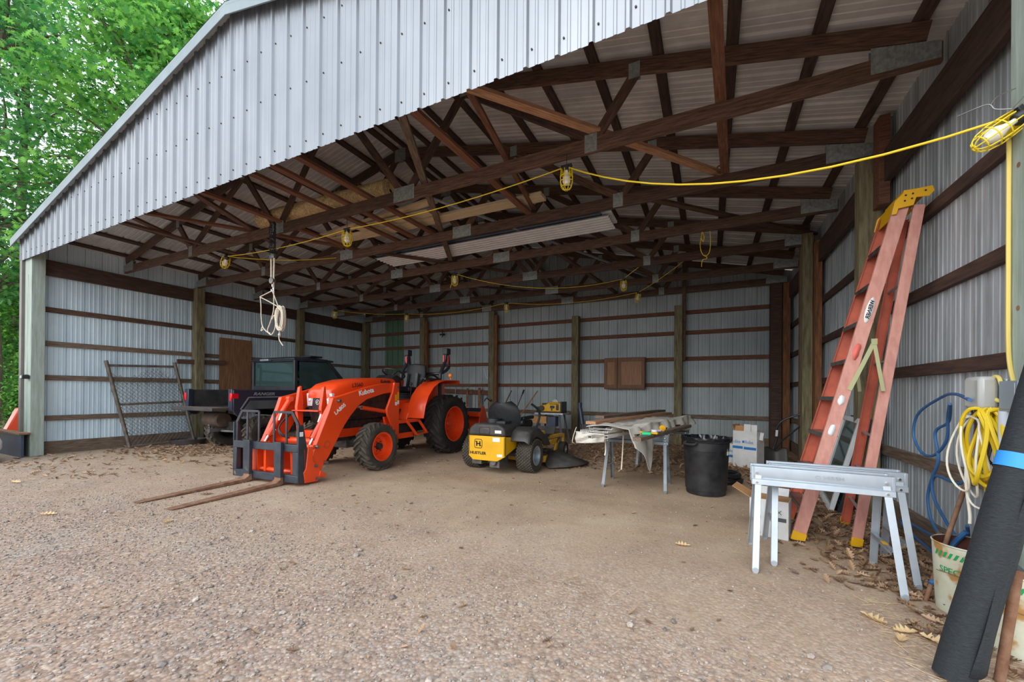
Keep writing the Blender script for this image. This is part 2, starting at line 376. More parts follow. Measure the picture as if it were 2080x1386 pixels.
# ================================================================ ground
def ground_mat():
    m = bpy.data.materials.new('dirt_and_gravel'); m.use_nodes = True; N = m.node_tree.nodes; L = m.node_tree.links; b = N['Principled BSDF']
    b.inputs['Roughness'].default_value = 0.95; b.inputs['Specular IOR Level'].default_value = 0.15
    tc = N.new('ShaderNodeTexCoord')
    def noise(s, d=6, r=0.6):
        n = N.new('ShaderNodeTexNoise'); n.inputs['Scale'].default_value = s; n.inputs['Detail'].default_value = d; n.inputs['Roughness'].default_value = r
        L.new(tc.outputs['Object'], n.inputs['Vector']); return n.outputs['Fac']
    def ramp(f, stops):
        r = N.new('ShaderNodeValToRGB'); e = r.color_ramp.elements
        while len(e) < len(stops): e.new(0.5)
        for k, (p, c) in enumerate(stops): e[k].position = p; e[k].color = (*lin(c), 1)
        L.new(f, r.inputs[0]); return r.outputs[0]
    def mix(f, a, b2, mode='MIX'):
        x = N.new('ShaderNodeMix'); x.data_type = 'RGBA'; x.blend_type = mode
        if isinstance(f, float): x.inputs[0].default_value = f
        else: L.new(f, x.inputs[0])
        L.new(a, x.inputs[6]); L.new(b2, x.inputs[7]); return x.outputs[2]
    dirt = ramp(noise(1.3, 10, 0.65), [(0.3, (154, 132, 112)), (0.5, (178, 156, 132)), (0.7, (198, 178, 154))])
    fine = ramp(noise(55, 4, 0.7), [(0.3, (120, 98, 78)), (0.55, (182, 156, 130)), (0.75, (220, 198, 172))])
    dirt2 = mix(0.35, dirt, fine)
    vor = N.new('ShaderNodeTexVoronoi'); vor.inputs['Scale'].default_value = 60; L.new(tc.outputs['Object'], vor.inputs['Vector'])
    sepc = N.new('ShaderNodeSeparateColor'); L.new(vor.outputs['Color'], sepc.inputs[0])
    grav = ramp(sepc.outputs[0], [(0.0, (120, 106, 100)), (0.35, (164, 142, 130)), (0.55, (190, 160, 138)), (0.75, (168, 166, 168)), (0.9, (190, 174, 158)), (1.0, (218, 206, 194))])
    edge = ramp(vor.outputs['Distance'], [(0.0, (255, 255, 255)), (0.45, (238, 230, 222)), (0.8, (160, 146, 136))])
    grav = mix(0.8, grav, edge, 'MULTIPLY')
    g2 = ramp(noise(0.9, 8, 0.7), [(0.3, (150, 134, 126)), (0.5, (188, 158, 136)), (0.65, (178, 168, 158))])
    grav = mix(0.35, grav, g2)
    sep = N.new('ShaderNodeSeparateXYZ'); L.new(tc.outputs['Object'], sep.inputs[0])
    mr = N.new('ShaderNodeMapRange'); mr.inputs[1].default_value = 1.2; mr.inputs[2].default_value = -1.4; L.new(sep.outputs[1], mr.inputs[0])
    ad = N.new('ShaderNodeMath'); ad.operation = 'MULTIPLY_ADD'; L.new(noise(1.6, 8, 0.75), ad.inputs[0]); ad.inputs[1].default_value = 1.6; ad.inputs[2].default_value = -0.8
    s = N.new('ShaderNodeMath'); s.operation = 'ADD'; s.use_clamp = True; L.new(mr.outputs[0], s.inputs[0]); L.new(ad.outputs[0], s.inputs[1])
    base = mix(s.outputs[0], dirt2, grav)
    dk = ramp(noise(2.2, 9, 0.8), [(0.52, (255, 255, 255)), (0.78, (150, 132, 118))])
    base = mix(0.45, base, dk, 'MULTIPLY')
    L.new(base, b.inputs['Base Color'])
    bp = N.new('ShaderNodeBump'); bp.inputs['Strength'].default_value = 0.8; bp.inputs['Distance'].default_value = 0.006
    inv = N.new('ShaderNodeMath'); inv.operation = 'MULTIPLY'; L.new(vor.outputs['Distance'], inv.inputs[0]); L.new(s.outputs[0], inv.inputs[1])
    sub = N.new('ShaderNodeMath'); sub.operation = 'SUBTRACT'; L.new(noise(30, 6, 0.7), sub.inputs[0]); L.new(inv.outputs[0], sub.inputs[1])
    L.new(sub.outputs[0], bp.inputs['Height']); L.new(bp.outputs[0], b.inputs['Normal'])
    return m
g = obj('ground', MB().bx(-60, 40, -30, 60, -0.5, 0.0), ground_mat(), smooth=False); g['kind'] = 'structure'

def scatter(name, label, cat, m, pts, shape, smin, smax, zup=0.004, tilt=0.35, flat=None, jit=0):
    """one mesh of many small pieces; shape: list of local points + faces"""
    rng = np.random.default_rng(len(pts) + int(smax * 1000)); V0 = np.array(shape[0], float); F0 = shape[1]
    n = len(pts); sc = rng.uniform(smin, smax, n); a = rng.uniform(0, 2 * PI, n); tx = rng.normal(0, tilt, n); ty = rng.normal(0, tilt, n)
    V = np.repeat(V0[None], n, 0) * sc[:, None, None]
    if jit: V *= rng.uniform(1 - jit, 1 + jit, (n, 1, 3))
    def rot(V, ang, i, j):
        c, s = np.cos(ang)[:, None], np.sin(ang)[:, None]; A, B = V[:, :, i].copy(), V[:, :, j].copy()
        V[:, :, i] = A * c - B * s; V[:, :, j] = A * s + B * c
    rot(V, tx, 1, 2); rot(V, ty, 0, 2); rot(V, a, 0, 1)
    P = np.array(pts, float)
    V[:, :, 2] -= V[:, :, 2].min(1)[:, None] * 0.85
    V += P[:, None, :]; V[:, :, 2] += zup
    k = len(V0); vv = V.reshape(-1, 3); fs = []
    me = bpy.data.meshes.new(name)
    for q in range(n):
        for f in F0: fs.append([i + q * k for i in f])
    me.from_pydata(vv.tolist(), [], fs); me.materials.append(MT[m])
    o = bpy.data.objects.new(name, me); COL.objects.link(o)
    return tagp(o, label, cat, kind='stuff')
def lobed(n=5, curl=0.15):
    vs = []
    for i in range(2 * n + 1):
        t = i / (2 * n); x = t; wdt = 0.34 * math.sin(PI * min(1, t * 0.92 + 0.06)) * (1.0 if i % 2 else 0.42) + 0.01
        vs.append((x - .5, wdt, curl * abs(wdt) * 2 + 0.12 * (t - .5) ** 2))
    m = len(vs); lo = [(x, -y, z) for x, y, z in vs]; mid = [(x, 0, 0.1 * (x) ** 2) for x, y, z in vs]
    V = vs + mid + lo; F = []
    for i in range(m - 1): F += [(i, i + 1, m + i + 1, m + i), (m + i, m + i + 1, 2 * m + i + 1, 2 * m + i)]
    return V, F
LEAF = lobed()
CURLED = ([(x, y * .8, z + 0.9 * y * y + .25 * x * x) for x, y, z in LEAF[0]], LEAF[1])
ICO = ([(0, 0, -.35), (.45, .1, -.1), (.1, .45, -.12), (-.4, .25, -.08), (-.35, -.3, -.1), (.2, -.42, -.12), (.3, .28, .15), (-.2, .35, .17), (-.42, -.05, .14), (-.05, -.38, .17), (.36, -.15, .14), (0, 0, .32)],
       [(0, 2, 1), (0, 3, 2), (0, 4, 3), (0, 5, 4), (0, 1, 5), (1, 2, 6), (2, 3, 7), (3, 4, 8), (4, 5, 9), (5, 1, 10), (6, 2, 7), (7, 3, 8), (8, 4, 9), (9, 5, 10), (10, 1, 6), (6, 7, 11), (7, 8, 11), (8, 9, 11), (9, 10, 11), (10, 6, 11)])
STK = ([(-.5, .012, 0), (-.5, -.012, 0), (.5, -.012, 0), (.5, .012, 0), (-.5, 0, .02), (.5, 0, .02)], [(0, 1, 2, 3), (0, 3, 5, 4), (1, 4, 5, 2), (0, 4, 1), (3, 2, 5)])
rng = np.random.default_rng(3)
def area(n, x0, x1, y0, y1, fx=None):
    P = np.column_stack([rng.uniform(x0, x1, n), rng.uniform(y0, y1, n), np.zeros(n)])
    return P if fx is None else P[fx(P)]
# leaf litter: drifts along the walls, thin outside
P = [area(1500, 0.05, 2.6, 0.8, 2.9, lambda P: rng.random(len(P)) < np.exp(-((P[:, 0] - 1.5) ** 2 / 1.6 + (P[:, 1] - 1.7) ** 2 / .6)))]
P += [area(500, 2.5, 4.9, 0.9, 2.6, lambda P: rng.random(len(P)) < .35)]
P += [area(900, 0.05, 7, 2.5, 7.1, lambda P: rng.random(len(P)) < .45)]
P += [area(2600, 7, 11.9, 4.2, 7.1)]
P += [area(900, 8.4, 11.2, 3.3, 4.6, lambda P: rng.random(len(P)) < .5)]
P += [area(2400, 11.0, 11.98, 0.5, 4.6, lambda P: rng.random(len(P)) < np.clip((P[:, 0] - 11.0) * 1.5 + (P[:, 1] > 1.5) * .35, 0.05, 1))]
P += [area(160, 11.45, 12.0, -0.6, 0.6)]
P += [area(260, 0.2, 3.5, -0.5, 1.0, lambda P: rng.random(len(P)) < .6)]
P += [area(300, -14, -0.4, -1, 9)]
P = np.concatenate(P); P = P[np.hypot(P[:, 0] - .52, P[:, 1] - 2.07) > .36]
scatter('dry_leaf_litter', 'drifts of brown dry oak leaves along the walls and under the machines', 'leaves', 'dry', P, CURLED, 0.04, 0.10, tilt=0.35)
P = area(260, 2, 11.3, -2.2, 3.2)
scatter('scattered_leaf_scraps', 'few small leaf scraps scattered over the open dirt floor', 'leaves', 'dry', P, CURLED, 0.02, 0.06, tilt=0.25)
P = np.concatenate([area(15000, 4.5, 12.2, -2.45, -0.4), area(5000, -3, 9, -2.2, 0.6), area(1600, 6, 11.5, -0.4, 2.5)])
scatter('gravel', 'loose grey and tan gravel spread over the driveway', 'gravel', 'peb', P, ICO, 0.004, 0.016, zup=-0.001, tilt=0.3, jit=0.35)
P = np.concatenate([area(70, 8, 11.6, -2.1, -0.2), area(60, 5, 9, -1.8, 1.0)])
scatter('larger_stones', 'larger rounded stones lying among the driveway gravel', 'stones', 'peb', P, ICO, 0.02, 0.042, zup=-0.004, tilt=0.3, jit=0.3)
P = np.concatenate([area(900, 1.6, 4.2, -1.0, -0.1, lambda P: rng.random(len(P)) < np.exp(-((P[:, 0] - 3) ** 2 / .6 + (P[:, 1] + .5) ** 2 / .04))), area(900, 6, 11.6, -2.3, 0.4, lambda P: rng.random(len(P)) < .5), area(700, 11.3, 12, -0.8, 0.4), area(300, -1, 6, -2, 0.8)])
scatter('straw_bits', 'pale straw and pine needles strewn over the gravel', 'straw', 'strawbits', P, STK, 0.025, 0.075, zup=0.002, tilt=0.12)
bigleaf = [((11.02, -0.02), .12, 'cream curled oak leaf left of the front sawhorse right foot', 'tanleaf')]
def leafthing(x, y, s, rz, label, m='tanleaf'):
    mb = MB().add([(a * s, b * s, c * s + .004) for a, b, c in CURLED[0]], CURLED[1])
    o = obj('dry_leaf', mb, m, smooth=False); o.location = (x, y, 0.0); o.rotation_euler = (R(6), R(4), rz)
    return tagp(o, label, 'leaf', 'larger single leaves on the ground')
leafthing(11.30, 0.14, .13, 2.2, 'long curled cream leaf nearest the right sawhorse foot, in front of it')
leafthing(11.40, 0.07, .12, 0.5, 'middle cream leaf of the pale cluster in front of the right sawhorse foot')
leafthing(11.36, -0.01, .10, 1.1, 'lowest cream leaf of the pale cluster in front of the right sawhorse foot')
leafthing(11.50, 0.03, .12, -0.5, 'cream leaf of the pale cluster closest to the black fabric roll')
leafthing(10.36, 0.76, .11, 0.3, 'tan lobed leaf alone on the dirt left of the front sawhorse')
leafthing(5.55, -0.02, .12, 1.4, 'tan leaf lying against the far fork of the orange tractor', 'dry')
leafthing(2.9, -0.75, .14, .3, 'pale leaf alone on the gravel near the straw patch at far left')
leafthing(5.1, -1.05, .12, .8, 'pale pink leaf on the gravel left of the fork tips')
leafthing(6.3, -0.68, .10, 2.0, 'pale leaf on the gravel just beyond the near fork tip')

# ================================================================ shell
D, W = 7.30, 12.02
EZ = 3.77                       # underside of roof sheet at the eaves
def zr(x): return EZ + 0.225 * min(x, 12.0 - x)
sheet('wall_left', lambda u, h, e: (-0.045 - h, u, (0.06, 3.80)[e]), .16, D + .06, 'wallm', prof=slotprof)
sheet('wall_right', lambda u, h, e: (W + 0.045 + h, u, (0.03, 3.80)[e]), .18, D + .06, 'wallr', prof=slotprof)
wb = sheet('wall_back', lambda u, h, e: (u, D + 0.045 + h, (0.03, zr(u) - .02)[e]), 1.62, W + .06, 'wall_shaded', prof=slotprof)
sheet('wall_sheet', lambda u, h, e: (u, D + 0.045 + h, (0.03, zr(u) - .02)[e]), -.06, .82, 'wall_shaded', parent=wb, prof=slotprof)
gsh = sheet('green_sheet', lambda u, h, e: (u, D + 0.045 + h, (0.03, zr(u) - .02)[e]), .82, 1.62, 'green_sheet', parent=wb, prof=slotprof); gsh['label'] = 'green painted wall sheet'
cg = sheet('ceiling', lambda u, h, e: ((-0.32, 6.0)[e], u, zr((-0.32, 6.0)[e]) + h), -0.12, D + .15, 'roofm')
sheet('roof_sheet', lambda u, h, e: ((12.32, 6.0)[e], u, zr((12.32, 6.0)[e]) + h), -0.12, D + .15, 'roofm', parent=cg)
wf = sheet('wall_front', lambda u, h, e: (u, -0.03 - h, (3.352, zr(u) + .0)[e]), -0.2, 12.25, 'gable')
# screws along two lines of the gable siding
for zz, nm in ((3.47, 'lower'), (4.02, 'upper'), (4.52, 'top')):
    mb = MB(); k = -1
    while k < 54:
        x = k * .2286 + .066; k += 1
        if x > 12.1 or zr(x) - .12 < zz: continue
        mb.cyl((x, -0.030, zz + .012 * math.sin(x * 5)), (x, -0.037, zz + .012 * math.sin(x * 5)), .007, n=6)
    o = obj('screw_row', mb, 'ink', wf); o['label'] = nm + ' row of dark siding screws'; 
# rake trims, corner trim, ridge
def rake(n, x0, x1):
    mb = MB(); z0, z1 = zr(x0), zr(x1)
    for (ya, yb, a, b) in ((-.12, -.105, -.10, .045), (-.12, .02, .028, .045)):
        mb.add([(x0, ya, z0 + a), (x0, yb, z0 + a), (x0, yb, z0 + b), (x0, ya, z0 + b), (x1, ya, z1 + a), (x1, yb, z1 + a), (x1, yb, z1 + b), (x1, ya, z1 + b)],
               [(0, 1, 2, 3), (4, 7, 6, 5), (0, 4, 5, 1), (1, 5, 6, 2), (2, 6, 7, 3), (3, 7, 4, 0)])
    o = obj('trim_%d' % n, mb, 'trim', smooth=False, bev=.004); o['kind'] = 'structure'
rake(1, -0.36, 6.0); rake(2, 12.36, 6.0)
o = obj('trim_3', MB().bx(-.24, -.135, -.035, .03, 0, 3.68).bx(-.24, -.225, .03, .12, 0, 3.66), 'trimb', smooth=False); o['kind'] = 'structure'
o = obj('trim_4', MB().bx(12.06, 12.2, -.035, .1, 0, 3.68), 'trimb', smooth=False); o['kind'] = 'structure'
# baseboards
def sb(name, *a, m='wood_grey'):
    o = board(name, *a, m); o['kind'] = 'structure'; return o
sb('baseboard_left', (-.02, .15, .10), (-.02, D, .10), .04, .24)
sb('baseboard_right', (W + .02, .1, .09), (W + .02, D, .09), .04, .22)
sb('baseboard_back', (0, D + .02, .10), (W, D + .02, .10), .04, .22)
# girts
GZ = {'left': (.677, 1.394, 1.995, 2.593), 'right': (.677, 1.394, 1.995, 2.593), 'back': (.677, 1.394, 1.995, 2.593, 3.059)}
for side, zs in GZ.items():
    for k, z in enumerate(zs):
        z -= .045
        m = 'wood_grey' if k == 0 else ('wood' if side != 'left' else ('wood_grey' if k < 3 else 'wood'))
        if side == 'left': o = board('wall_girt', (-.02, .15, z), (-.02, D, z), .04, .09, m)
        elif side == 'right': o = board('wall_girt', (W + .02, .1, z), (W + .02, D, z), .04, .09, m if k == 0 else 'wood_dark')
        else: o = board('wall_girt', (0, D + .02, z), (W, D + .02, z), .04, .09, 'wood_grey' if k == 0 else 'wood_red')
        tagp(o, 'long horizontal wall board on the %s wall, %s up from the ground' % (side, ORD[k] if k < len(zs) - 1 else 'topmost'), 'wall board', 'horizontal girts on the %s wall' % side)
# headers
for k, (a, b) in enumerate(((.17, 2.36), (2.52, 4.80), (4.96, 7.12))):
    pos = ('front', 'middle', 'rear')[k]
    o = board('wall_header', (.03, a, 3.275), (.03, b, 3.275), .05, .27, 'wood_dark'); tagp(o, 'wide dark plank under the trusses on the left wall, %s bay' % pos, 'header board', 'headers along the left wall')
for k, (a, b) in enumerate(((.2, 2.36), (2.52, 4.75), (4.96, 7.12))):
    pos = ('front', 'middle', 'rear')[k]
    o = board('wall_header', (W - .03, a, 3.245), (W - .03, b, 3.245), .05, .29, 'wood_dark'); tagp(o, 'wide dark plank under the trusses on the right wall, %s bay' % pos, 'header board', 'headers along the right wall')
# posts
def post(x0, x1, y0, y1, z1, label, m='post', plies=0):
    t = thing('timber_post', label, 'post', ((x0 + x1) / 2, (y0 + y1) / 2, 0), group='upright timber posts')
    w, d = x1 - x0, y1 - y0
    o = obj('post', MB().bx(-w / 2, w / 2, -d / 2, d / 2, 0, z1), m, t, bev=.006)
    if plies:
        for (a, b, c, e, zz0, zz1, mm) in plies:
            o = obj('side_board', MB().bx(a - (x0 + x1) / 2, b - (x0 + x1) / 2, c - (y0 + y1) / 2, e - (y0 + y1) / 2, zz0, zz1), mm, t, bev=.004)
    return t
t = post(-.13, .165, 0.0, .16, 3.72, 'pale green treated corner post at the left end of the opening', 'post_pale')
obj('crack', MB().bx(-.004, .0, -.0812, -.079, .3, 3.1), 'wood_dark', t)
post(0.0, .19, 2.36, 2.52, 3.43, 'greenish timber post on the left wall beside the chain link gate', 'post')
post(0.0, .17, 4.80, 4.96, 3.43, 'timber post on the left wall behind the black utility vehicle', 'post')
post(0.0, .2, 7.1, 7.28, 3.43, 'timber post in the back left corner', 'post')
nm = ('behind the tractor seat', 'behind the mower seat', 'right of the yellow power tool', 'right of the oak cabinet fronts')
for i, x in enumerate((2.56, 5.0, 7.44, 9.88)):
    pl = [(x + .085, x + .17, 7.12, 7.22, 0, 3.3, 'post_red')] if i < 2 else ([(x + .07, x + .15, 7.15, 7.25, 1.9, 4.2, 'wood')] if i == 3 else None)
    post(x - .09, x + .085, 7.1, 7.28, (3.42, 3.42, 3.1, 3.15)[i], 'back wall timber post ' + nm[i], 'post', pl)
post(11.66, 11.86, 7.08, 7.26, 3.44, 'dark timber post in the back right corner', 'wood_dark', [(11.87, 11.99, 7.0, 7.15, 0, 3.42, 'post_red')])
post(11.80, 11.93, 4.76, 4.96, 3.6, 'thick layered post on the right wall behind the shovel', 'post', [(11.935, 12.015, 4.62, 4.95, 0, 3.43, 'post_red'), (11.80, 11.99, 4.965, 5.06, 0, 3.6, 'post_red')])
post(11.83, 12.0, 2.36, 2.50, 3.44, 'greenish timber post on the right wall behind the stepladder', 'post', [(11.93, 12.01, 2.2, 2.355, 2.9, 3.72, 'wood_red')])
t = post(11.80, 12.02, 0.0, .18, 3.72, 'pale green treated corner post at the right end of the opening', 'post_pale')
for (zz, yy) in ((2.2, .002), (1.55, .002)): obj('knot', MB().cyl((-.1115, .03, zz), (-.1105, .03, zz), .012, n=10), 'rust', t)

# ================================================================ trusses
def zb(x): return 3.585 + 0.225 * min(x, 12.0 - x)
def make_truss():
    t = thing('roof_truss', '', 'roof truss', (0, 0, 3.44), group='roof trusses spanning the shed')
    def bd(n, p, q, w, h, m='wood'): return board(n, (p[0], p[2] if len(p) > 2 else 0, p[1] - 3.44), (q[0], q[2] if len(q) > 2 else 0, q[1] - 3.44), w, h, m, t, up=(0, 0, 1) if abs(q[0] - p[0]) > abs(q[1] - p[1]) * .2 else (1, 0, 0))
    for a, b in ((0.06, 4.8), (4.803, 7.197), (7.2, 11.97)):
        bd('bottom_chord', (a, 3.513), (b, 3.513), .038, .14, 'wood')
    for s in (0, 1):
        x0 = .10 if s == 0 else 11.90
        bd('top_chord', (x0, zb(x0) + .072), (6.0, zb(6.0) + .072), .0375, .14, 'wood')
    N = [((2.45, 3.58), (2.05, zb(2.05))), ((2.5, 3.58), (3.9, zb(3.9))), ((4.72, 3.58), (3.98, zb(3.98))), ((4.86, 3.58), (5.9, zb(5.9))),
         ((7.14, 3.58), (6.1, zb(6.1))), ((7.28, 3.58), (8.02, zb(8.02))), ((9.5, 3.58), (8.1, zb(8.1))), ((9.55, 3.58), (9.9, zb(9.9)))]
    for p, q in N:
        v = Vector((q[0] - p[0], q[1] - p[1])).normalized() * .02
        bd('web', (p[0] - v.x, p[1] - v.y), (q[0] + v.x, q[1] + v.y), .036, .09, 'wood')
    def pl(x, z, w, h, tilt=0):
        mb = MB()
        for y in (-.0215, .0215):
            k0 = len(mb.v); n = max(4, int(w / .022))
            for i in range(n):
                a = -w / 2 + i * w / n; mb.bx(a, a + w / n * .68, y - .0015, y + .0015, -h / 2 + tilt * a, h / 2 + tilt * a)
            mb.bx(-w / 2, w / 2, y - .0007, y + .0007, -h / 2, h / 2) if tilt == 0 else None
            mb.xf(Matrix.Translation((x, 0, z - 3.44)), k0)
        obj('nail_plate', mb, 'plate', t, smooth=False)
    for x, w in ((2.47, .11), (4.8, .30), (7.2, .32), (9.5, .12)): pl(x, 3.53, w, .17)
    for x in (2.05, 3.95, 8.05, 9.9): pl(x, zb(x) + .03, .10, .14)
    pl(6.0, zb(6) + .03, .22, .2)
    for s in (0, 1):
        mb = MB(); xa, xb = (.05, .42) if s == 0 else (11.58, 11.96)
        n = 16; zt_ = lambda x: .15 + .2 * (min(x, 12 - x) - .05)
        for i in range(n):
            a = xa + (xb - xa) * i / n; b = a + (xb - xa) / n * .7
            for y in (-.0225, .0225): mb.prism([(a, .03), (b, .03), (b, zt_(b)), (a, zt_(a))], 'y', y - .0012, y + .0012)
        for y in (-.0215, .0205): mb.prism([(xa, .03), (xb, .03), (xb, zt_(xb)), (xa, zt_(xa))], 'y', y, y + .001)
        obj('heel_plate', mb, 'plate', t, smooth=False)
    return t
tr = make_truss()
TY = (1.22, 2.44, 3.66, 4.88, 6.10, 7.20)
TL = ['brown roof truss nearest the open front, holding the hoist and first lights', 'brown roof truss second from the open front, under the pale boards', 'brown roof truss third from the open front, with the hanging yellow cord',
      'brown roof truss fourth from the open front', 'brown roof truss fifth from the open front', 'brown roof truss against the back wall']
for i, y in enumerate(TY):
    o = tr if i == 0 else copytree(tr)
    o.location = (0, y, 3.44); o['label'] = TL[i]
# purlins
for s in (0, 1):
    for k in range(11):
        d = min(.14 + .585 * k, 5.9); x = d if s == 0 else 12 - d
        z = zb(x) + .165
        o = board('roof_purlin', (x, -.02, z + .001), (x, D, z + .001), .09, .038, 'wood_dark', up=(.225 * (-1 if s == 0 else 1), 0, 1))
        tagp(o, 'long dark roof purlin on the %s roof slope, %s up from the eave' % (('left', 'right')[s], ORD[k] if k < 10 else 'topmost'), 'roof purlin', 'purlins under the roof sheets')
# boards laid front to back over the bottom chords, and diagonal braces
def brace(p0, p1, m, label, w=.085, h=.037, z=3.602):
    o = board('ceiling_brace', (*p0, z), (*p1, z), w, h, m); return tagp(o, label, 'brace board', 'loose boards laid over the trusses')
brace((6.62, .02), (6.66, 2.53), 'wood_red', 'reddish board laid front to back under the right end of the straw roll')
brace((6.22, .02), (6.27, 2.53), 'wood_red', 'reddish board laid front to back under the right middle of the straw roll')
brace((5.84, .02), (5.94, 2.53), 'wood_red', 'reddish board laid front to back under the left middle of the straw roll')
brace((4.82, .02), (4.96, 2.53), 'wood_red', 'reddish board laid front to back under the left end of the straw roll')
brace((8.18, .02), (8.29, 2.53), 'wood_red', 'bright reddish board laid front to back right of the straw roll')
brace((10.54, .02), (10.68, 2.53), 'wood_red', 'long brown board running front to back at upper right, ending by the rope hook')
brace((2.72, .02), (2.90, 2.53), 'wood', 'thin brown board laid front to back near the left eave')
brace((8.55, .02), (10.62, 2.50), 'wood_tan', 'weathered tan diagonal board rising toward the gable at upper middle', z=3.641, h=.038)
brace((8.16, .02), (6.1, 3.66), 'wood_grey', 'rough bark edged pole laid diagonally over three trusses', z=3.645, w=.08, h=.045)
brace((3.1, .02), (1.8, 2.5), 'wood', 'brown diagonal board over the left end of the front truss', z=3.641)
brace((3.0, .02), (4.75, 2.45), 'wood_red', 'reddish diagonal board left of the chain hoist', z=3.681)
brace((4.75, .02), (3.85, 1.75), 'wood', 'brown diagonal board crossing left of the hay roll', z=3.641)
brace((8.75, .02), (8.33, 2.5), 'wood_red', 'narrow reddish board beside the tan diagonal board', z=3.681, w=.06)
brace((8.07, 3.66), (8.45, 7.2), 'wood', 'brown board over the rear trusses at the middle of the shed')
brace((9.5, 2.45), (12.0, 5.0), 'wood', 'long brown diagonal brace toward the right wall over the rear trusses', z=3.641)
brace((4.9, 2.55), (6.9, 4.9), 'wood', 'brown diagonal brace over the middle trusses left of the metal sheets', z=3.641)
brace((5.0, 4.9), (7.3, 7.1), 'wood', 'dark diagonal brace over the two rearmost trusses', z=3.641)

# ================================================================ wheels
def tyre_mb(Rr, w, rr, lug=.025, n=22, style='bar', sweep=.30):
    mb = MB(); b = Rr - lug; h = w / 2; cs = mb; tr_ = MB()
    prof = [(rr, -h * .80), (rr + .012, -h * .88), (rr + (b - rr) * .45, -h), (b * .93, -h * .98), (b * .985, -h * .88), (b, -h * .5), (b + .003, 0), (b, h * .5), (b * .985, h * .88), (b * .93, h * .98), (rr + (b - rr) * .45, h), (rr + .012, h * .88), (rr, h * .80)]
    mb.lathe(prof, (0, 0, 0), 'x', 48)
    def P(x, th, r): return (x, r * math.cos(th), r * math.sin(th))
    mb = tr_
    if style == 'bar':
        for s in (-1, 1):
            for i in range(n):
                t0 = 2 * PI * (i + (.5 if s > 0 else 0)) / n; vs = []
                segs = ((0.0, 0, Rr), (.3, .18, Rr), (.62, .5, Rr), (.95, .95, Rr - .004), (1.02, 1.08, Rr * .93))
                for t, sw, rt in segs:
                    x = s * (-.02 * w + t * h); th = t0 + sweep * sw; dt = (.36 if t < .2 else .42) * PI / n
                    base = (b - .006) if t < 1 else b * .90
                    vs += [P(x, th - dt, base), P(x, th - dt * .8, rt), P(x, th + dt * .8, rt), P(x, th + dt, base)]
                fs = []
                for k in range(len(segs) - 1):
                    for j in range(3): fs.append((k * 4 + j, k * 4 + j + 1, k * 4 + 4 + j + 1, k * 4 + 4 + j))
                m = len(segs) * 4; fs += [(0, 1, 2, 3), (m - 4, m - 3, m - 2, m - 1)]
                mb.add(vs, fs)
    else:
        rows = 9
        for q in range(rows):
            x = -h * .86 + q * h * 1.72 / (rows - 1)
            for i in range(n):
                th = 2 * PI * (i + (.5 if q % 2 else 0)) / n; dx = h * .12; dt = PI / n * .72; sk = .25 * dt * (1 if q % 2 else -1)
                bb = b - .004 if 0 < q < rows - 1 else b * .975; tt = Rr if 0 < q < rows - 1 else Rr * .985
                mb.add([P(x - dx, th - sk, bb), P(x, th - dt, bb), P(x + dx, th + sk, bb), P(x, th + dt, bb), P(x - dx * .8, th - sk, tt), P(x, th - dt * .8, tt), P(x + dx * .8, th + sk, tt), P(x, th + dt * .8, tt)],
                       [(4, 5, 6, 7), (0, 1, 5, 4), (1, 2, 6, 5), (2, 3, 7, 6), (3, 0, 4, 7)])
    return cs, tr_
def wheel(parent, name, loc, Rr, w, rr, m_t, m_r, side, style='bar', n=22, lug=.025, sweep=.3, dish=.05, hubm=None, hubr=.05, bolts=6, hubout=0.0):
    """side +1: outer face toward +X"""
    cs, tr_ = tyre_mb(Rr, w, rr, lug, n, style, sweep * side); t = obj(name, cs, m_t, parent); t.location = loc
    obj('tread', tr_, 'treadb' if m_t == 'tire' else 'tread', t)
    h = w / 2 * side
    mb = MB().lathe([(rr + .008, h * .92), (rr - .006, h * .95), (rr - .022, h * .88), (rr - .028, h * .55), (rr - .034, h * .2 - dish * side * .2), (rr * .6, h * .1 - dish * side * .4), (rr * .42, h * .1 + .012 * side), (0.001, h * .1 + .012 * side)], (0, 0, 0), 'x', 40)
    mb.lathe([(rr + .008, -h * .92), (rr - .022, -h * .88), (rr - .03, 0)], (0, 0, 0), 'x', 40)
    rim = obj('rim', mb, m_r, t)
    hx = h * .1 + .012 * side
    hb = MB().cyl((hx, 0, 0), (hx + (.03 + hubout) * side, 0, 0), hubr, hubr * .8, 16)
    for i in range(bolts):
        a = 2 * PI * i / bolts; q = rr * .36 if rr * .36 > hubr * 1.1 else hubr * 1.25
        hb.cyl((hx, q * math.cos(a), q * math.sin(a)), (hx + .014 * side, q * math.cos(a), q * math.sin(a)), .008, n=6)
    obj('hub', hb, hubm or m_r, t)
    return t

# ================================================================ tractor (front toward -Y)
T = thing('tractor', 'orange compact tractor with front loader arms and black pallet forks resting on the dirt', 'tractor', (5.41, 3.67, 0), R(3.1))
wheel(T, 'rear_wheel', (.62, 0, .55), .55, .36, .325, 'tire', 'orange', 1, n=20, lug=.032, sweep=.36, dish=.12, hubr=.075, bolts=8)
wheel(T, 'rear_wheel', (-.62, 0, .55), .55, .36, .325, 'tire', 'orange', -1, n=20, lug=.032, sweep=.36, dish=.12, hubr=.075, bolts=8)
wheel(T, 'front_wheel', (.60, -1.83, .345), .345, .25, .205, 'tire_d', 'orange', 1, n=22, lug=.024, sweep=.30, dish=.03, hubm='engine', hubr=.055, hubout=.02)
wheel(T, 'front_wheel', (-.60, -1.83, .345), .345, .25, .205, 'tire_d', 'orange', -1, n=22, lug=.024, sweep=.30, dish=.03, hubm='engine', hubr=.055, hubout=.02)
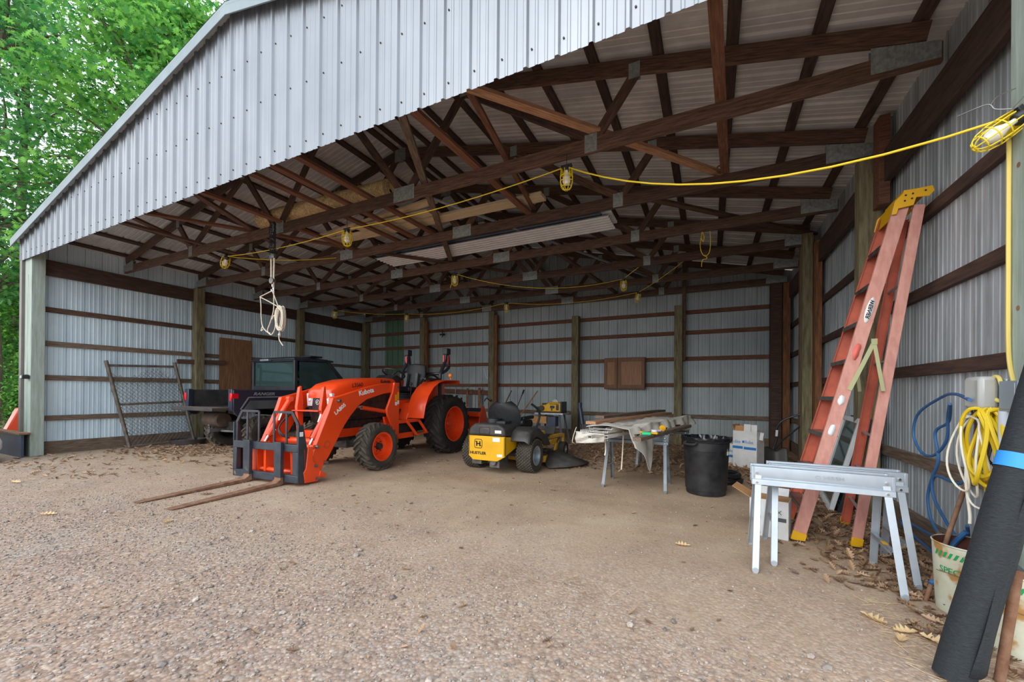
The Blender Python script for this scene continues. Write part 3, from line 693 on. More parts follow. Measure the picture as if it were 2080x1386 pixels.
# chassis
mb = MB().bx(-.16, .16, -2.15, .15, .42, .72).bx(-.24, .24, -1.15, .2, .45, .85).cyl((-.5, 0, .55), (.5, 0, .55), .11, n=16).bx(-.2, .2, -1.95, -1.2, .72, .98).bx(-.12, .12, -2.3, -2.0, .46, .62)
obj('transmission', mb, 'engine', T, bev=.02)
mb = MB().cyl((-.5, -1.83, .38), (.5, -1.83, .38), .065, n=14).cyl((-.52, -1.83, .36), (-.40, -1.83, .36), .11, n=14).cyl((.40, -1.83, .36), (.52, -1.83, .36), .11, n=14).bx(-.12, .12, -1.95, -1.7, .3, .5)
obj('front_axle', mb, 'castm', T, bev=.01)
for s in (-1, 1):
    mb = MB().bx(.19 * s - .012, .19 * s + .012, -2.2, -1.2, .48, .60).bx(.36 * s - .2, .36 * s + .2, -1.42, -1.30, .42, .52).prism([(-1.62, .60), (-1.3, .66), (-1.3, .46), (-1.62, .44)], 'x', .2 * s, .48 * s)
    obj('loader_mount', mb, 'orange', T, bev=.006)
# hood lofted
secs = [(-2.34, .17, 1.05, 1.135), (-2.31, .235, 1.03, 1.19), (-2.2, .275, 1.03, 1.262), (-1.95, .285, 1.05, 1.325), (-1.6, .285, 1.09, 1.36), (-1.25, .285, 1.12, 1.375), (-1.04, .275, 1.14, 1.372)]
mb = MB(); nn = 14; vs = []
for y, hw, z0, z1 in secs:
    for i in range(nn + 1):
        a = PI * i / nn; ca, sa = math.cos(a), math.sin(a)
        x = hw * math.copysign(abs(ca) ** .38, ca); z = z0 + (z1 - z0) * abs(sa) ** .5
        vs.append((x, y, z))
k = nn + 1
mb.add(vs, [(i * k + j, (i + 1) * k + j, (i + 1) * k + j + 1, i * k + j + 1) for i in range(len(secs) - 1) for j in range(nn)] + [tuple(range(k)), tuple((len(secs) - 1) * k + j for j in range(k))[::-1]])
hood = obj('hood', mb, 'orange', T)
for s in (-1, 1): obj('side_panel', MB().prism([(-2.28, 1.04), (-1.06, 1.14), (-1.06, .86), (-1.5, .8), (-2.0, .78), (-2.24, .8)], 'x', .24 * s, .27 * s), 'engine', T)
gr = obj('grille', MB().prism([(-2.325, 1.10), (-2.2, 1.10), (-2.2, .62), (-2.26, .60), (-2.345, .86)], 'x', -.115, .115).prism([(-2.30, 1.0), (-2.2, 1.04), (-2.2, .68), (-2.25, .70)], 'x', -.235, .235), 'plastic', T, bev=.008)
for s in (-1, 1):
    obj('headlight', MB().prism([(-2.325, 1.115), (-2.2, 1.125), (-2.2, .95), (-2.31, .93)], 'x', .12 * s, .245 * s).cyl((.185 * s, -2.33, 1.03), (.185 * s, -2.31, 1.03), .035), 'lens', T, bev=.012)
mb = MB().lathe([(.030, 0), (.036, 0), (.036, -.006), (.030, -.006)], (0, -2.34, .99), 'y', 20)
em = obj('emblem', mb.bar((-.012, -2.345, .975), (-.012, -2.345, 1.005), .008, .006, (0, 1, 0)).bar((-.012, -2.345, .99), (.014, -2.345, 1.006), .007, .006, (0, 1, 0)).bar((-.008, -2.345, .99), (.014, -2.345, .974), .007, .006, (0, 1, 0)), 'chrome', gr)
# decals on the hood and engine side
FX = lambda x, y, z, dy=1, dz=0: frame((x, y, z), (0, dy, dz), (0, 0, 1))
text('lettering', 'L3560', .085, 'ink', T, FX(.287, -2.0, 1.205, 1, .09), sx=1.0)
text('lettering', 'Kubota', .075, 'ink', T, FX(.289, -1.42, 1.285, 1, .03), sx=1.0, bold=.002)
obj('warning_label', MB().bx(.272, .276, -1.26, -1.12, .95, 1.08), 'ink', T)
obj('warning_label', MB().bx(.564, .567, -1.345, -1.315, 1.02, 1.14).bx(.564, .567, -1.40, -1.362, 1.0, 1.1), 'yellow', T)
obj('warning_label', MB().bx(.564, .567, -1.40, -1.36, .93, .985).bx(.564, .567, -1.345, -1.312, .95, 1.01), 'paper', T)
# front guard
mb = MB()
for s in (-1, 1): mb.prism([(-2.47, .58), (-2.40, .56), (-2.40, .95), (-2.43, 1.22), (-2.46, 1.2), (-2.50, .92)], 'x', .205 * s, .255 * s)
mb.bx(-.25, .25, -2.55, -2.38, .868, .885).bx(-.26, .26, -2.46, -2.30, .50, .60)
obj('brush_guard', mb, 'orange', T, bev=.006)
# loader arms
arm = [(-1.30, 1.285), (-1.54, 1.28), (-1.74, 1.25), (-1.96, 1.206), (-2.19, 1.145), (-2.42, 1.085), (-2.545, 1.06), (-2.60, .9), (-2.75, .574), (-2.83, .40), (-2.90, .12), (-2.72, .12), (-2.70, .18), (-2.60, .30), (-2.35, .686), (-2.245, .81), (-2.11, .94), (-1.95, 1.03), (-1.56, 1.125), (-1.30, 1.15)]
for s in (-1, 1):
    a = obj('loader_arm', MB().prism(arm, 'x', .455 * s, .52 * s), 'orange', T, bev=.008)
    obj('pivot_ring', MB().lathe([(.052, 0), (.052, .008 * s), (.036, .008 * s), (.034, -.03 * s), (.001, -.03 * s)], (.521 * s, -2.642, .462), 'x', 24), 'orange_d', a)
    for (y, z) in ((-1.34, 1.22), (-2.10, .925), (-2.47, 1.02), (-2.80, .45), (-2.67, .235), (-2.81, .06), (-2.83, .22)): obj('pivot_pin', MB().cyl((.45 * s, y, z), (.57 * s, y, z), .02, n=12), 'steel', a)
    obj('loader_tower', MB().prism([(-1.30, 1.29), (-1.41, 1.29), (-1.45, 1.14), (-1.58, .88), (-1.57, .80), (-1.47, .62), (-1.40, .50), (-1.30, .40)], 'x', .525 * s, .562 * s).prism([(-1.30, .75), (-1.5, .75), (-1.42, .42), (-1.30, .40)], 'x', .40 * s, .43 * s), 'orange', T, bev=.006)
    c = obj('lift_cylinder', MB().cyl((.485 * s, -1.48, .83), (.485 * s, -2.02, .915), .03).cyl((.45 * s, -1.46, .83), (.54 * s, -1.46, .83), .035), 'orange', T)
    obj('piston_rod', MB().cyl((.485 * s, -2.02, .915), (.485 * s, -2.11, .93), .016), 'chrome', c)
    c = obj('tilt_cylinder', MB().cyl((.415 * s, -2.45, 1.03), (.415 * s, -2.76, .54), .036).cyl((.38 * s, -2.455, 1.035), (.46 * s, -2.455, 1.035), .04), 'orange', T)
    obj('piston_rod', MB().cyl((.415 * s, -2.76, .54), (.415 * s, -2.82, .44), .017), 'chrome', c)
    obj('tilt_link', MB().bar((.37 * s, -2.80, .46), (.37 * s, -2.68, .2), .03, .05).bar((.44 * s, -2.82, .47), (.44 * s, -2.9, .2), .025, .05).cyl((.36 * s, -2.82, .45), (.52 * s, -2.82, .45), .026), 'orange', T, bev=.004)
    obj('coupler_side', MB().prism([(-2.99, .16), (-2.96, .20), (-2.93, .46), (-2.87, .46), (-2.86, .28), (-2.79, .22), (-2.72, .08), (-2.80, .02), (-2.97, .03)], 'x', .525 * s, .55 * s).prism([(-2.99, .46), (-2.90, .45), (-2.82, .24), (-2.80, .02), (-2.97, .03)], 'x', .30 * s, .32 * s).prism([(-2.76, .15), (-2.66, .08), (-2.70, .05), (-2.78, .08)], 'x', .50 * s, .56 * s), 'orange', T, bev=.004)
    hs = MB()
    for q in range(2): hs.tube(smoothpath([(.33 * s, -2.3, .95), (.36 * s + .03 * q, -2.5, .80 + .04 * q), (.34 * s, -2.66, .66), (.28 * s + .04 * q, -2.68, .55), (.2 * s, -2.6, .50)], 5), .010)
    obj('hydraulic_hose', hs, 'plastic', T)
    mb = MB().cyl((.37 * s, -2.60, .84), (.37 * s, -2.64, .74), .014).cyl((.37 * s, -2.69, .62), (.37 * s, -2.72, .55), .014)
    obj('hose_fitting', MB().cyl((.37 * s, -2.60, .84), (.37 * s, -2.64, .74), .014), 'chrome', T); obj('hose_fitting', MB().cyl((.37 * s, -2.69, .62), (.37 * s, -2.72, .55), .014), 'chrome', T)
text('lettering', 'Kubota', .098, 'paper', T, FX(.523, -2.10, 1.085, 1, .20), bold=.003)
text('lettering', 'LA805', .07, 'paper', T, FX(.523, -2.505, .83, 1, .72), sx=1.15, bold=.002)
obj('torque_tube', MB().cyl((-.46, -2.58, .47), (.46, -2.58, .47), .048), 'orange', T)
mb = MB().bx(-.54, -.32, -2.985, -2.965, .04, .44).bx(.32, .54, -2.985, -2.965, .04, .44).cyl((-.53, -2.93, .14), (.53, -2.93, .14), .03).bx(-.32, .32, -2.985, -2.965, .04, .08).bx(-.2, -.16, -2.97, -2.8, .12, .42).bx(.1, .14, -2.97, -2.8, .12, .42)
obj('coupler_plate', mb, 'orange', T, bev=.004)
# pallet forks
fx = -.06
mb = MB().bx(fx - .585, fx + .585, -3.06, -3.0, .41, .50).bx(fx - .585, fx + .585, -3.06, -3.0, .04, .13).bx(fx - .585, fx - .53, -3.06, -3.0, .13, .41).bx(fx + .50, fx + .585, -3.06, -3.0, .13, .41)
mb.prism([(-3.06, .04), (-2.86, .03), (-2.99, .74), (-3.06, .74)], 'x', fx + .585, fx + .60).prism([(-3.06, .04), (-2.86, .03), (-2.99, .74), (-3.06, .74)], 'x', fx - .60, fx - .585)
ff = obj('fork_frame', mb, 'blackw', T, bev=.006)
for s in (-1, 1):
    mb = MB().bar((fx + s * .565, -3.03, .49), (fx + s * .565, -3.03, .74), .04, .02, (0, 1, 0)).bar((fx + s * .565, -3.03, .735), (fx + s * .46, -3.03, .885), .04, .02, (0, 1, 0))
    mb.bar((fx + s * .47, -3.03, .885), (fx + s * .14, -3.03, .885), .03, .02, (0, 1, 0))
    for q in (.14, .36): mb.bar((fx + s * q, -3.03, .49), (fx + s * q, -3.03, .885), .03, .015, (0, 1, 0))
    obj('load_guard', mb, 'black', ff, bev=.003)
obj('warning_label', MB().bx(fx + .605, fx + .607, -3.045, -3.0, .60, .655), 'paper', ff)
for x in (-.33, .24):
    L = MB().prism([(-3.10, .52), (-3.062, .52), (-3.062, .02), (-3.09, .005), (-3.3, .004), (-4.17, .004), (-4.19, .012), (-3.3, .042), (-3.15, .045), (-3.10, .075)], 'x', x - .055, x + .055)
    fk = obj('fork', L, 'rust', ff, bev=.004)
    obj('fork_shank', MB().bx(x - .06, x + .06, -3.105, -3.061, .1, .525), 'blackw', fk, bev=.004)
# platform, steps, seat, fenders
obj('platform', MB().bx(-.5, .5, -1.28, -.74, .64, .67).bx(-.22, .22, -1.1, .25, .66, 1.0).prism([(-.95, .67), (-.7, .67), (-.5, 1.05), (-.8, .95)], 'x', -.42, .42), 'orange', T, bev=.01)
obj('floor_mat', MB().bx(-.48, .48, -1.27, -.76, .67, .678), 'dplastic', T)
for s in (-1, 1):
    mb = MB().bx(.50 * s, .56 * s, -1.29, -.75, .635, .69)
    mb.bar((.57 * s, -1.12, .66), (.62 * s, -.94, .44), .03, .04).bar((.57 * s, -.80, .66), (.62 * s, -.66, .45), .03, .04).bar((.62 * s, -.95, .435), (.62 * s, -.65, .445), .08, .018)
    mb.bx(.47 * s, .50 * s, -1.28, -.85, .38, .47)
    obj('foot_step', mb, 'orange', T, bev=.004)
    obj('battery_box', MB().bx(.3 * s, .46 * s, -1.2, -.8, .46, .62), 'plastic', T, bev=.01)
fp = [(-.90, .70), (-.85, .90), (-.76, 1.08), (-.62, 1.22), (-.45, 1.315), (-.25, 1.36), (.22, 1.365)]
for s in (-1, 1):
    k = len(fp); vs = []; 
    for x in (.38, .74): vs += [(x * s, y, z) for y, z in fp]
    mb = MB().add(vs, [(i, i + 1, k + i + 1, k + i) for i in range(k - 1)])
    mb.add([(.385 * s, y, z) for y, z in fp] + [(.385 * s, .3, .7), (.385 * s, -.5, .68)], [tuple(range(k + 2))])
    mb.add([(x * s, y, z) for x in (.38, .74) for y, z in ((.22, 1.365), (.24, 1.31))], [(0, 1, 3, 2)])
    obj('fender', mb, 'orange', T, solid=.014, bev=.004)
    tb = MB().tube(smoothpath([(.46 * s, -.62, 1.30), (.46 * s, -.5, 1.40), (.46 * s, -.3, 1.46), (.46 * s, -.12, 1.42), (.46 * s, -.1, 1.37)], 5), .018, n=8).bx(.40 * s, .52 * s, -.55, -.1, 1.365, 1.40)
    obj('grab_rail', tb, 'plastic', T)
    obj('turn_signal', MB().sphere((.66 * s, .02, 1.46), .042, 8, (1, .7, 1)).cyl((.66 * s, .03, 1.38), (.66 * s, .03, 1.43), .012), 'amber', T)
    # folding roll bar
    rb = obj('roll_bar', MB().tube(smoothpath([(.46 * s, -.02, .9), (.46 * s, -.02, 1.40), (.46 * s, .0, 1.52), (.46 * s, .1, 1.66), (.46 * s, .16, 1.78), (.46 * s, .17, 1.95)], 5), .034, n=10), 'black', T)
    obj('folded_hoop', MB().tube(smoothpath([(.47 * s, .20, 1.96), (.47 * s, .26, 1.70), (.47 * s, .22, 1.60), (.44 * s, .08, 1.52), (.30 * s, .04, 1.50), (0, .04, 1.50)], 5), .03, n=10), 'black', rb)
    obj('hinge_block', MB().bx(.41 * s, .52 * s, .12, .25, 1.88, 2.0), 'plastic', rb, bev=.008)
    obj('reflector', MB().bx(.505 * s, .515 * s, .165, .2, 1.7, 1.86).bx(.43 * s, .46 * s, .11, .125, 1.72, 1.86), 'red', rb)
mb = MB()
def rbox(mb, c, d, rx=0): return mb.box(c, d, (rx, 0, 0))
rbox(mb, (0, -.42, 1.18), (.46, .44, .10), R(-4))
st = obj('seat', mb, 'vinyl', T, bev=.03)
mb = MB()
mb.grid(lambda u, v: ((u - .5) * .46 * (1 - .35 * max(0, v - .55) ** 1.2), -.20 + .10 * v - .05 * (1 - (2 * u - 1) ** 2) , 1.16 + .52 * v - .03 * (2 * u - 1) ** 2 * v), 10, 12)
obj('seat_back', mb, 'vinyl', T, solid=.09, bev=.02)
obj('seat_panel', MB().box((-.12, -.305, 1.36), (.07, .02, .30), (R(-10), 0, 0)).box((.12, -.305, 1.36), (.07, .02, .30), (R(-10), 0, 0)), 'greyvinyl', T, bev=.008)
obj('seat_suspension', MB().bx(-.2, .2, -.6, -.2, 1.10, 1.13).bx(-.19, .19, -.59, -.21, 1.055, 1.085).bx(-.2, .2, -.6, -.2, 1.01, 1.04).bx(-.17, .17, -.57, -.23, .98, 1.13), 'plastic', T, bev=.008)
obj('dashboard', MB().prism([(-1.08, 1.36), (-.94, 1.44), (-.82, 1.40), (-.80, 1.25), (-.9, .9), (-1.06, .9)], 'x', -.2, .2), 'plastic', T, bev=.02)
wh = MB()
cw = Vector((0, -.78, 1.47)); ax = Vector((0, .45, 1)).normalized(); e1 = Vector((1, 0, 0)); e2 = ax.cross(e1)
wh.tube([cw + (e1 * math.cos(a) + e2 * math.sin(a)) * .195 for a in [2 * PI * i / 28 for i in range(28)]], .014, n=8, closed=True)
for a in (PI / 2, PI * 7 / 6, PI * 11 / 6): wh.cyl(cw - ax * .03, cw + (e1 * math.cos(a) + e2 * math.sin(a)) * .195, .011, n=8)
wh.cyl(cw - ax * .16, cw - ax * .01, .03)
obj('steering_wheel', wh, 'plastic', T)
lv = MB().cyl((.3, -.7, 1.0), (.34, -.72, 1.28), .009).sphere((.34, -.72, 1.29), .022, 6).cyl((-.25, -.8, 1.0), (-.27, -.82, 1.3), .009).sphere((-.27, -.82, 1.3), .022, 6)
obj('control_lever', lv, 'plastic', T)
# rear box blade
mb = MB().bx(-.70, .70, 1.10, 1.16, .62, .72).bx(-.70, .70, 1.38, 1.42, .3, .66)
for s in (-1, 1): mb.prism([(1.06, .26), (1.50, .24), (1.54, .40), (1.40, .66), (1.30, .84), (1.20, .86), (1.06, .5)], 'x', .70 * s, .72 * s); mb.bar((.30 * s, .3, .4), (.34 * s, 1.1, .45), .05, .06)
bb = obj('box_blade', mb, 'orange', T, bev=.006)
obj('blade_beam', MB().bx(-.69, .69, 1.12, 1.30, .725, .80).bar((0, .3, .85), (0, 1.15, .8), .04, .05), 'black', bb, bev=.006)
obj('top_link', MB().cyl((.1, .35, .5), (.1, .6, .5), .045).cyl((.35, .5, .45), (.45, .5, .45), .05), 'chrome', bb)

# ================================================================ utility vehicle (rear toward the opening)
U = thing('utility_vehicle', 'black utility vehicle with enclosed cab and lowered tailgate parked by the left wall', 'vehicle', (2.04, 2.32, 0), 0)
for s in (-1, 1):
    wheel(U, 'rear_wheel', (.63 * s, 0, .33), .335, .27, .17, 'tire_d', 'plastic', s, n=18, lug=.022, sweep=.22, dish=.03, hubr=.04)
    wheel(U, 'front_wheel', (.63 * s, 1.95, .33), .335, .25, .17, 'tire_d', 'plastic', s, n=18, lug=.022, sweep=.22, dish=.03, hubr=.04)
obj('chassis', MB().bx(-.35, .35, -.35, 2.3, .38, .55).bx(-.5, .5, .7, 1.6, .3, .45).cyl((-.5, 0, .34), (.5, 0, .34), .03).cyl((-.5, 1.95, .34), (.5, 1.95, .34), .03), 'engine', U, bev=.01)
obj('cargo_bed', MB().bx(-.76, .76, -.62, .52, .80, .83).bx(-.76, -.71, -.62, .52, .80, 1.15).bx(.71, .76, -.62, .52, .80, 1.15).bx(-.76, .76, .48, .52, .80, 1.15), 'dplastic', U, bev=.008)
rb = MB()
for i in range(6): rb.bx(-.6 + i * .22, -.53 + i * .22, .462, .48, .84, 1.14)
obj('bed_ribs', rb, 'navy', U, bev=.005)
tg = obj('tailgate', MB().bx(-.68, .68, -.90, -.63, .785, .83).bx(-.68, .68, -.905, -.885, .775, .838), 'dplastic', U, bev=.01)
obj('tailgate_liner', MB().bx(-.66, .66, -.88, -.64, .83, .836), 'wood_grey', tg)
for s in (-1, 1):
    sd_ = [(-.62, .77), (-.62, 1.16), (.55, 1.16), (.55, .78), (.42, .70), (.30, .82), (-.30, .82), (-.46, .66), (-.56, .68)]
    sp_ = obj('side_panel', MB().prism(sd_, 'x', .76 * s, .79 * s), 'navy', U, bev=.012)
    obj('panel_stripe', MB().bar((.792 * s, -.50, .80), (.792 * s, -.36, 1.02), .012, .02).bar((.792 * s, -.36, 1.02), (.792 * s, .50, 1.03), .012, .02), 'galv', sp_)
    obj('lower_panel', MB().prism([(-.50, .72), (-.33, .96), (.5, .96), (.5, .82), (.3, .80), (-.28, .80), (-.42, .66)], 'x', .79 * s, .80 * s), 'greyp', sp_, bev=.004)
    obj('tail_light', MB().bx(.72 * s, .775 * s, -.652, -.60, .95, 1.10).bx(.77 * s, .796 * s, -.65, -.53, 1.0, 1.09), 'red', U, bev=.008)
    obj('tail_post', MB().bx(.66 * s, .78 * s, -.64, -.56, .78, 1.17), 'navy', U, bev=.01)
text('lettering', 'RANGER', .075, 'galv', U, frame((.794, -.28, 1.06), (0, 1, 0), (0, 0, 1)), shear=.3, sx=1.35, bold=.003)
# cab
cy = .60
mb = MB()
for s in (-1, 1):
    mb.bar((.70 * s, cy, .85), (.70 * s, cy, 1.80), .06, .07, (0, 1, 0)).bar((.70 * s, cy, 1.80), (.70 * s, cy + .75, 1.82), .06, .06).bar((.70 * s, cy + .75, 1.82), (.72 * s, cy + 1.35, 1.2), .06, .06).bar((.72 * s, cy + 1.3, 1.18), (.72 * s, cy, 1.12), .05, .07)
mb.bar((-.70, cy, 1.80), (.70, cy, 1.80), .07, .07).bar((-.70, cy, 1.2), (.70, cy, 1.2), .06, .10).bar((-.70, cy + .75, 1.82), (.70, cy + .75, 1.82), .06, .06)
obj('cab_frame', mb, 'black', U, bev=.012)
for s in (-1, 1): obj('door', MB().prism([(cy + .05, .62), (cy + 1.25, .5), (cy + 1.35, 1.12), (cy + .05, 1.12)], 'x', .70 * s, .74 * s), 'black', U, bev=.01)
mb = MB().grid(lambda u, v: (-.75 + 1.5 * u, cy - .06 + .95 * v, 1.83 + .06 * (1 - abs(2 * u - 1) ** 4) * (1 - abs(2 * v - 1) ** 4)), 12, 8)
obj('roof', mb.bx(-.75, .75, cy - .06, cy + .88, 1.795, 1.832), 'blackw', U, bev=.012)
obj('roof_light', MB().bx(-.30, -.02, cy - .12, cy - .05, 1.78, 1.825), 'galv', U, bev=.008)
obj('roof_marker', MB().bx(.3, .62, cy + .4, cy + .7, 1.885, 1.92), 'black', U, bev=.01)
obj('rear_window', MB().bx(-.67, .67, cy + .01, cy + .022, 1.25, 1.77), 'glass', U)
for s in (-1, 1): obj('side_window', MB().prism([(cy + .08, 1.18), (cy + 1.26, 1.20), (cy + .74, 1.78), (cy + .08, 1.76)], 'x', .715 * s, .722 * s), 'glass', U)
obj('windshield', MB().add([(-.68, cy + .78, 1.79), (.68, cy + .78, 1.79), (.68, cy + 1.33, 1.2), (-.68, cy + 1.33, 1.2)], [(0, 1, 2, 3)]), 'glass', U, solid=.008)
obj('cab_seat', MB().bx(-.6, .6, cy + .12, cy + .24, .8, 1.35).bx(-.6, .6, cy + .2, cy + .65, .72, .86), 'vinyl', U, bev=.04)
obj('rear_wall', MB().bx(-.70, .70, cy - .01, cy + .03, .82, 1.2), 'black', U, bev=.01)
mb = MB().prism([(1.9, .5), (2.75, .5), (2.85, .75), (2.75, 1.02), (1.95, 1.22), (1.88, 1.2)], 'x', -.60, .60).prism([(1.5, .95), (1.65, 1.05), (2.2, 1.05), (2.5, .9), (2.55, .75), (2.35, .8), (2.15, .88), (1.75, .88), (1.55, .78)], 'x', -.78, .78)
obj('front_body', mb, 'navy', U, bev=.03)
ex = obj('muffler', MB().lathe([(.001, -.26), (.13, -.25), (.15, -.22), (.15, .22), (.13, .25), (.001, .26)], (-.16, -.40, .58), 'x', 20), 'muff', U)
obj('hitch', MB().bx(-.04, .04, -.62, -.2, .36, .42).cyl((0, -.60, .42), (0, -.60, .47), .012).sphere((0, -.60, .485), .026, 8).bar((-.1, -.45, .38), (-.45, -.1, .33), .05, .04).bar((.1, -.45, .38), (.45, -.1, .33), .05, .04).cyl((-.42, -.12, .3), (-.50, -.05, .8), .03), 'castm', U, bev=.004)

# ================================================================ zero turn mower (rear toward the camera)
Mw = thing('riding_mower', 'yellow and black zero turn riding mower seen from behind', 'lawn mower', (7.74, 2.74, 0), R(0))
for s in (-1, 1):
    wheel(Mw, 'rear_wheel', (.45 * s, 0, .245), .245, .24, .135, 'tire_d', 'galv', s, style='turf', n=34, lug=.012, dish=.05, hubr=.035, bolts=5)
    c_ = wheel(Mw, 'caster_wheel', (.40 * s, 1.55, .14), .14, .12, .06, 'tire_d', 'galv', s, style='turf', n=22, lug=.004, dish=.01, hubr=.02, bolts=0)
bmp = [(-.29, .54), (.29, .54), (.29, .27), (.17, .20), (-.22, .20), (-.29, .26)]
bu = obj('rear_bumper', MB().prism(bmp, 'y', -.47, -.44).prism([(-.47, .54), (-.10, .50), (-.10, .36), (-.47, .27)], 'x', .27, .29).prism([(-.47, .54), (-.10, .50), (-.10, .36), (-.47, .27)], 'x', -.29, -.27), 'yellow', Mw, bev=.006)
FY = lambda x, y, z: frame((x, y, z), (1, 0, 0), (0, 0, 1))
text('lettering', 'HUSTLER', .052, 'ink', bu, FY(-.265, -.4715, .283), sx=1.22, bold=.002)
mb = MB(); 
def rr_(mb, cx, cz, w_, h_, r_, t, y0, y1, n=5):
    def ring(w, h, r): 
        q = []
        for (sx, sz, a0) in ((1, 1, 0), (-1, 1, PI / 2), (-1, -1, PI), (1, -1, 1.5 * PI)):
            for i in range(n + 1):
                a = a0 + PI / 2 * i / n; q.append((cx + sx * (w / 2 - r) + r * math.cos(a), cz + sz * (h / 2 - r) + r * math.sin(a)))
        return q
    A, B = ring(w_, h_, r_), ring(w_ - 2 * t, h_ - 2 * t, max(.002, r_ - t)); k = len(A)
    mb.add([(x, y0, z) for x, z in A] + [(x, y0, z) for x, z in B] + [(x, y1, z) for x, z in A] + [(x, y1, z) for x, z in B],
           [(i, (i + 1) % k, k + (i + 1) % k, k + i) for i in range(k)] + [(i, (i + 1) % k, 2 * k + (i + 1) % k, 2 * k + i) for i in range(k)] + [(k + i, k + (i + 1) % k, 3 * k + (i + 1) % k, 3 * k + i) for i in range(k)])
rr_(mb, -.13, .43, .13, .13, .03, .009, -.4715, -.47)
mb.bx(-.165, -.145, -.472, -.47, .395, .465).bx(-.115, -.095, -.472, -.47, .395, .465).bx(-.165, -.095, -.472, -.47, .422, .438).bx(-.18, -.15, -.472, -.47, .452, .465).bx(-.11, -.08, -.472, -.47, .395, .408)
obj('emblem', mb, 'ink', bu)
obj('warning_label', MB().bx(.10, .21, -.4715, -.47, .47, .525).bx(.17, .25, -.4715, -.47, .265, .30), 'paper', bu)
mb = MB().prism([(-.30, .54), (.29, .54), (.27, .66), (.18, .71), (-.2, .71), (-.29, .65)], 'y', -.46, .10).bx(-.13, .06, -.475, -.4, .55, .67)
eng = obj('engine', mb, 'dplastic', Mw, bev=.03)
obj('air_filter', MB().cyl((-.08, -.12, .70), (-.08, -.12, .765), .11).cyl((-.08, -.12, .765), (-.08, -.12, .775), .07).bx(.06, .2, -.3, -.1, .70, .74), 'plastic', eng, bev=.008)
obj('warning_label', MB().bx(.13, .23, -.464, -.46, .585, .625), 'paper', eng)
mb = MB().grid(lambda u, v: ((u - .5) * .50 * max(.18, 1 - abs(2 * v - .9) ** 3.2 * .75) ** .5, .14 - .10 * v - .09 * (1 - (2 * u - 1) ** 2) + .05 * max(0, v - .8) * 5 * (v - .8), .60 + .39 * v), 16, 18)
se = obj('seat_back', mb, 'vinyl', Mw, solid=.09, bev=.02)
obj('seat', MB().box((0, .38, .66), (.48, .44, .12)), 'vinyl', Mw, bev=.04)
for s in (-1, 1):
    obj('armrest', MB().bar((.27 * s, .12, .76), (.29 * s, .45, .77), .06, .05).cyl((.24 * s, .12, .70), (.30 * s, .12, .70), .05), 'vinyl', Mw, bev=.015)
    fe = MB()
    pf = [(-.30, .47), (-.27, .53), (-.22, .60), (-.08, .645), (.10, .64), (.26, .56), (.40, .50), (.50, .40)]
    vs = [(x * s, y, z - (.03 if x > .5 else 0)) for x in (.28, .5, .56) for y, z in pf]; k = len(pf)
    fe.add(vs, [(i + q * k, i + 1 + q * k, i + 1 + (q + 1) * k, i + (q + 1) * k) for q in range(2) for i in range(k - 1)])
    fe.add([(.56 * s, y, z - .03) for y, z in pf] + [(.56 * s, .50, .34), (.56 * s, .28, .36), (.56 * s, .16, .46), (.56 * s, -.02, .52), (.56 * s, -.16, .49), (.56 * s, -.26, .43)], [tuple(range(k + 6))])
    fo = obj('fender', fe, 'dplastic', Mw, solid=.02, bev=.006)
    if s < 0: fo.location = (.05, .16, -.05)
    obj('control_lever', MB().tube(smoothpath([(.30 * s, .45, .52), (.34 * s, .52, .64), (.36 * s, .56, .80), (.34 * s, .50, .90), (.28 * s, .42, .97)], 5), .018), 'plastic', Mw)
    obj('frame_rail', MB().bar((.24 * s, -.40, .40), (.26 * s, 1.1, .36), .05, .09).bar((.26 * s, 1.1, .38), (.40 * s, 1.5, .40), .05, .06).cyl((.40 * s, 1.55, .25), (.40 * s, 1.55, .42), .03), 'yellowd', Mw, bev=.006)
obj('foot_platform', MB().bx(-.3, .3, .55, 1.35, .40, .42).box((0, 1.4, .47), (.6, .02, .16), (R(-30), 0, 0)), 'dplastic', Mw)
dk = [(-.62, .48), (.5, .48), (.52, 1.0), (.2, 1.2), (-.35, 1.22), (-.64, 1.0)]
de = obj('mower_deck', MB().prism(dk, 'z', .06, .17), 'yellowd', Mw, bev=.02)
obj('belt_cover', MB().bx(-.5, .48, .52, 1.0, .17, .21).cyl((.38, .75, .17), (.38, .75, .24), .10), 'dplastic', de, bev=.01)
obj('lift_arm', MB().bar((.50, .62, .36), (.50, .98, .36), .03, .07).bar((.50, .98, .38), (.50, .86, .16), .03, .06).bar((.5, .50, .34), (.44, .46, .50), .03, .09).bx(.34, .48, .36, .5, .46, .56), 'yellow', Mw, bev=.006)
ch = MB()
P8 = [(.52, .42, .05), (.50, .60, .20), (.52, .78, .21), (.50, .98, .20), (.52, 1.12, .12)]
Q8 = [(.62, .30, .02), (.86, .46, .03), (1.02, .66, .04), (1.08, .90, .05), (.85, 1.15, .04)]
ch.add(P8 + Q8, [(i, i + 1, 6 + i, 5 + i) for i in range(4)])
obj('discharge_chute', ch, 'rubber', de, solid=.012)
hy = MB().bx(-.28, -.12, -.40, -.2, .13, .22).bx(.02, .18, -.42, -.15, .10, .26).cyl((.1, -.46, .18), (.1, -.40, .18), .045).cyl((-.4, 0, .245), (.4, 0, .245), .035).bx(-.2, .2, -.3, .3, .26, .36)
obj('hydraulic_pump', hy, 'castm', Mw, bev=.008)

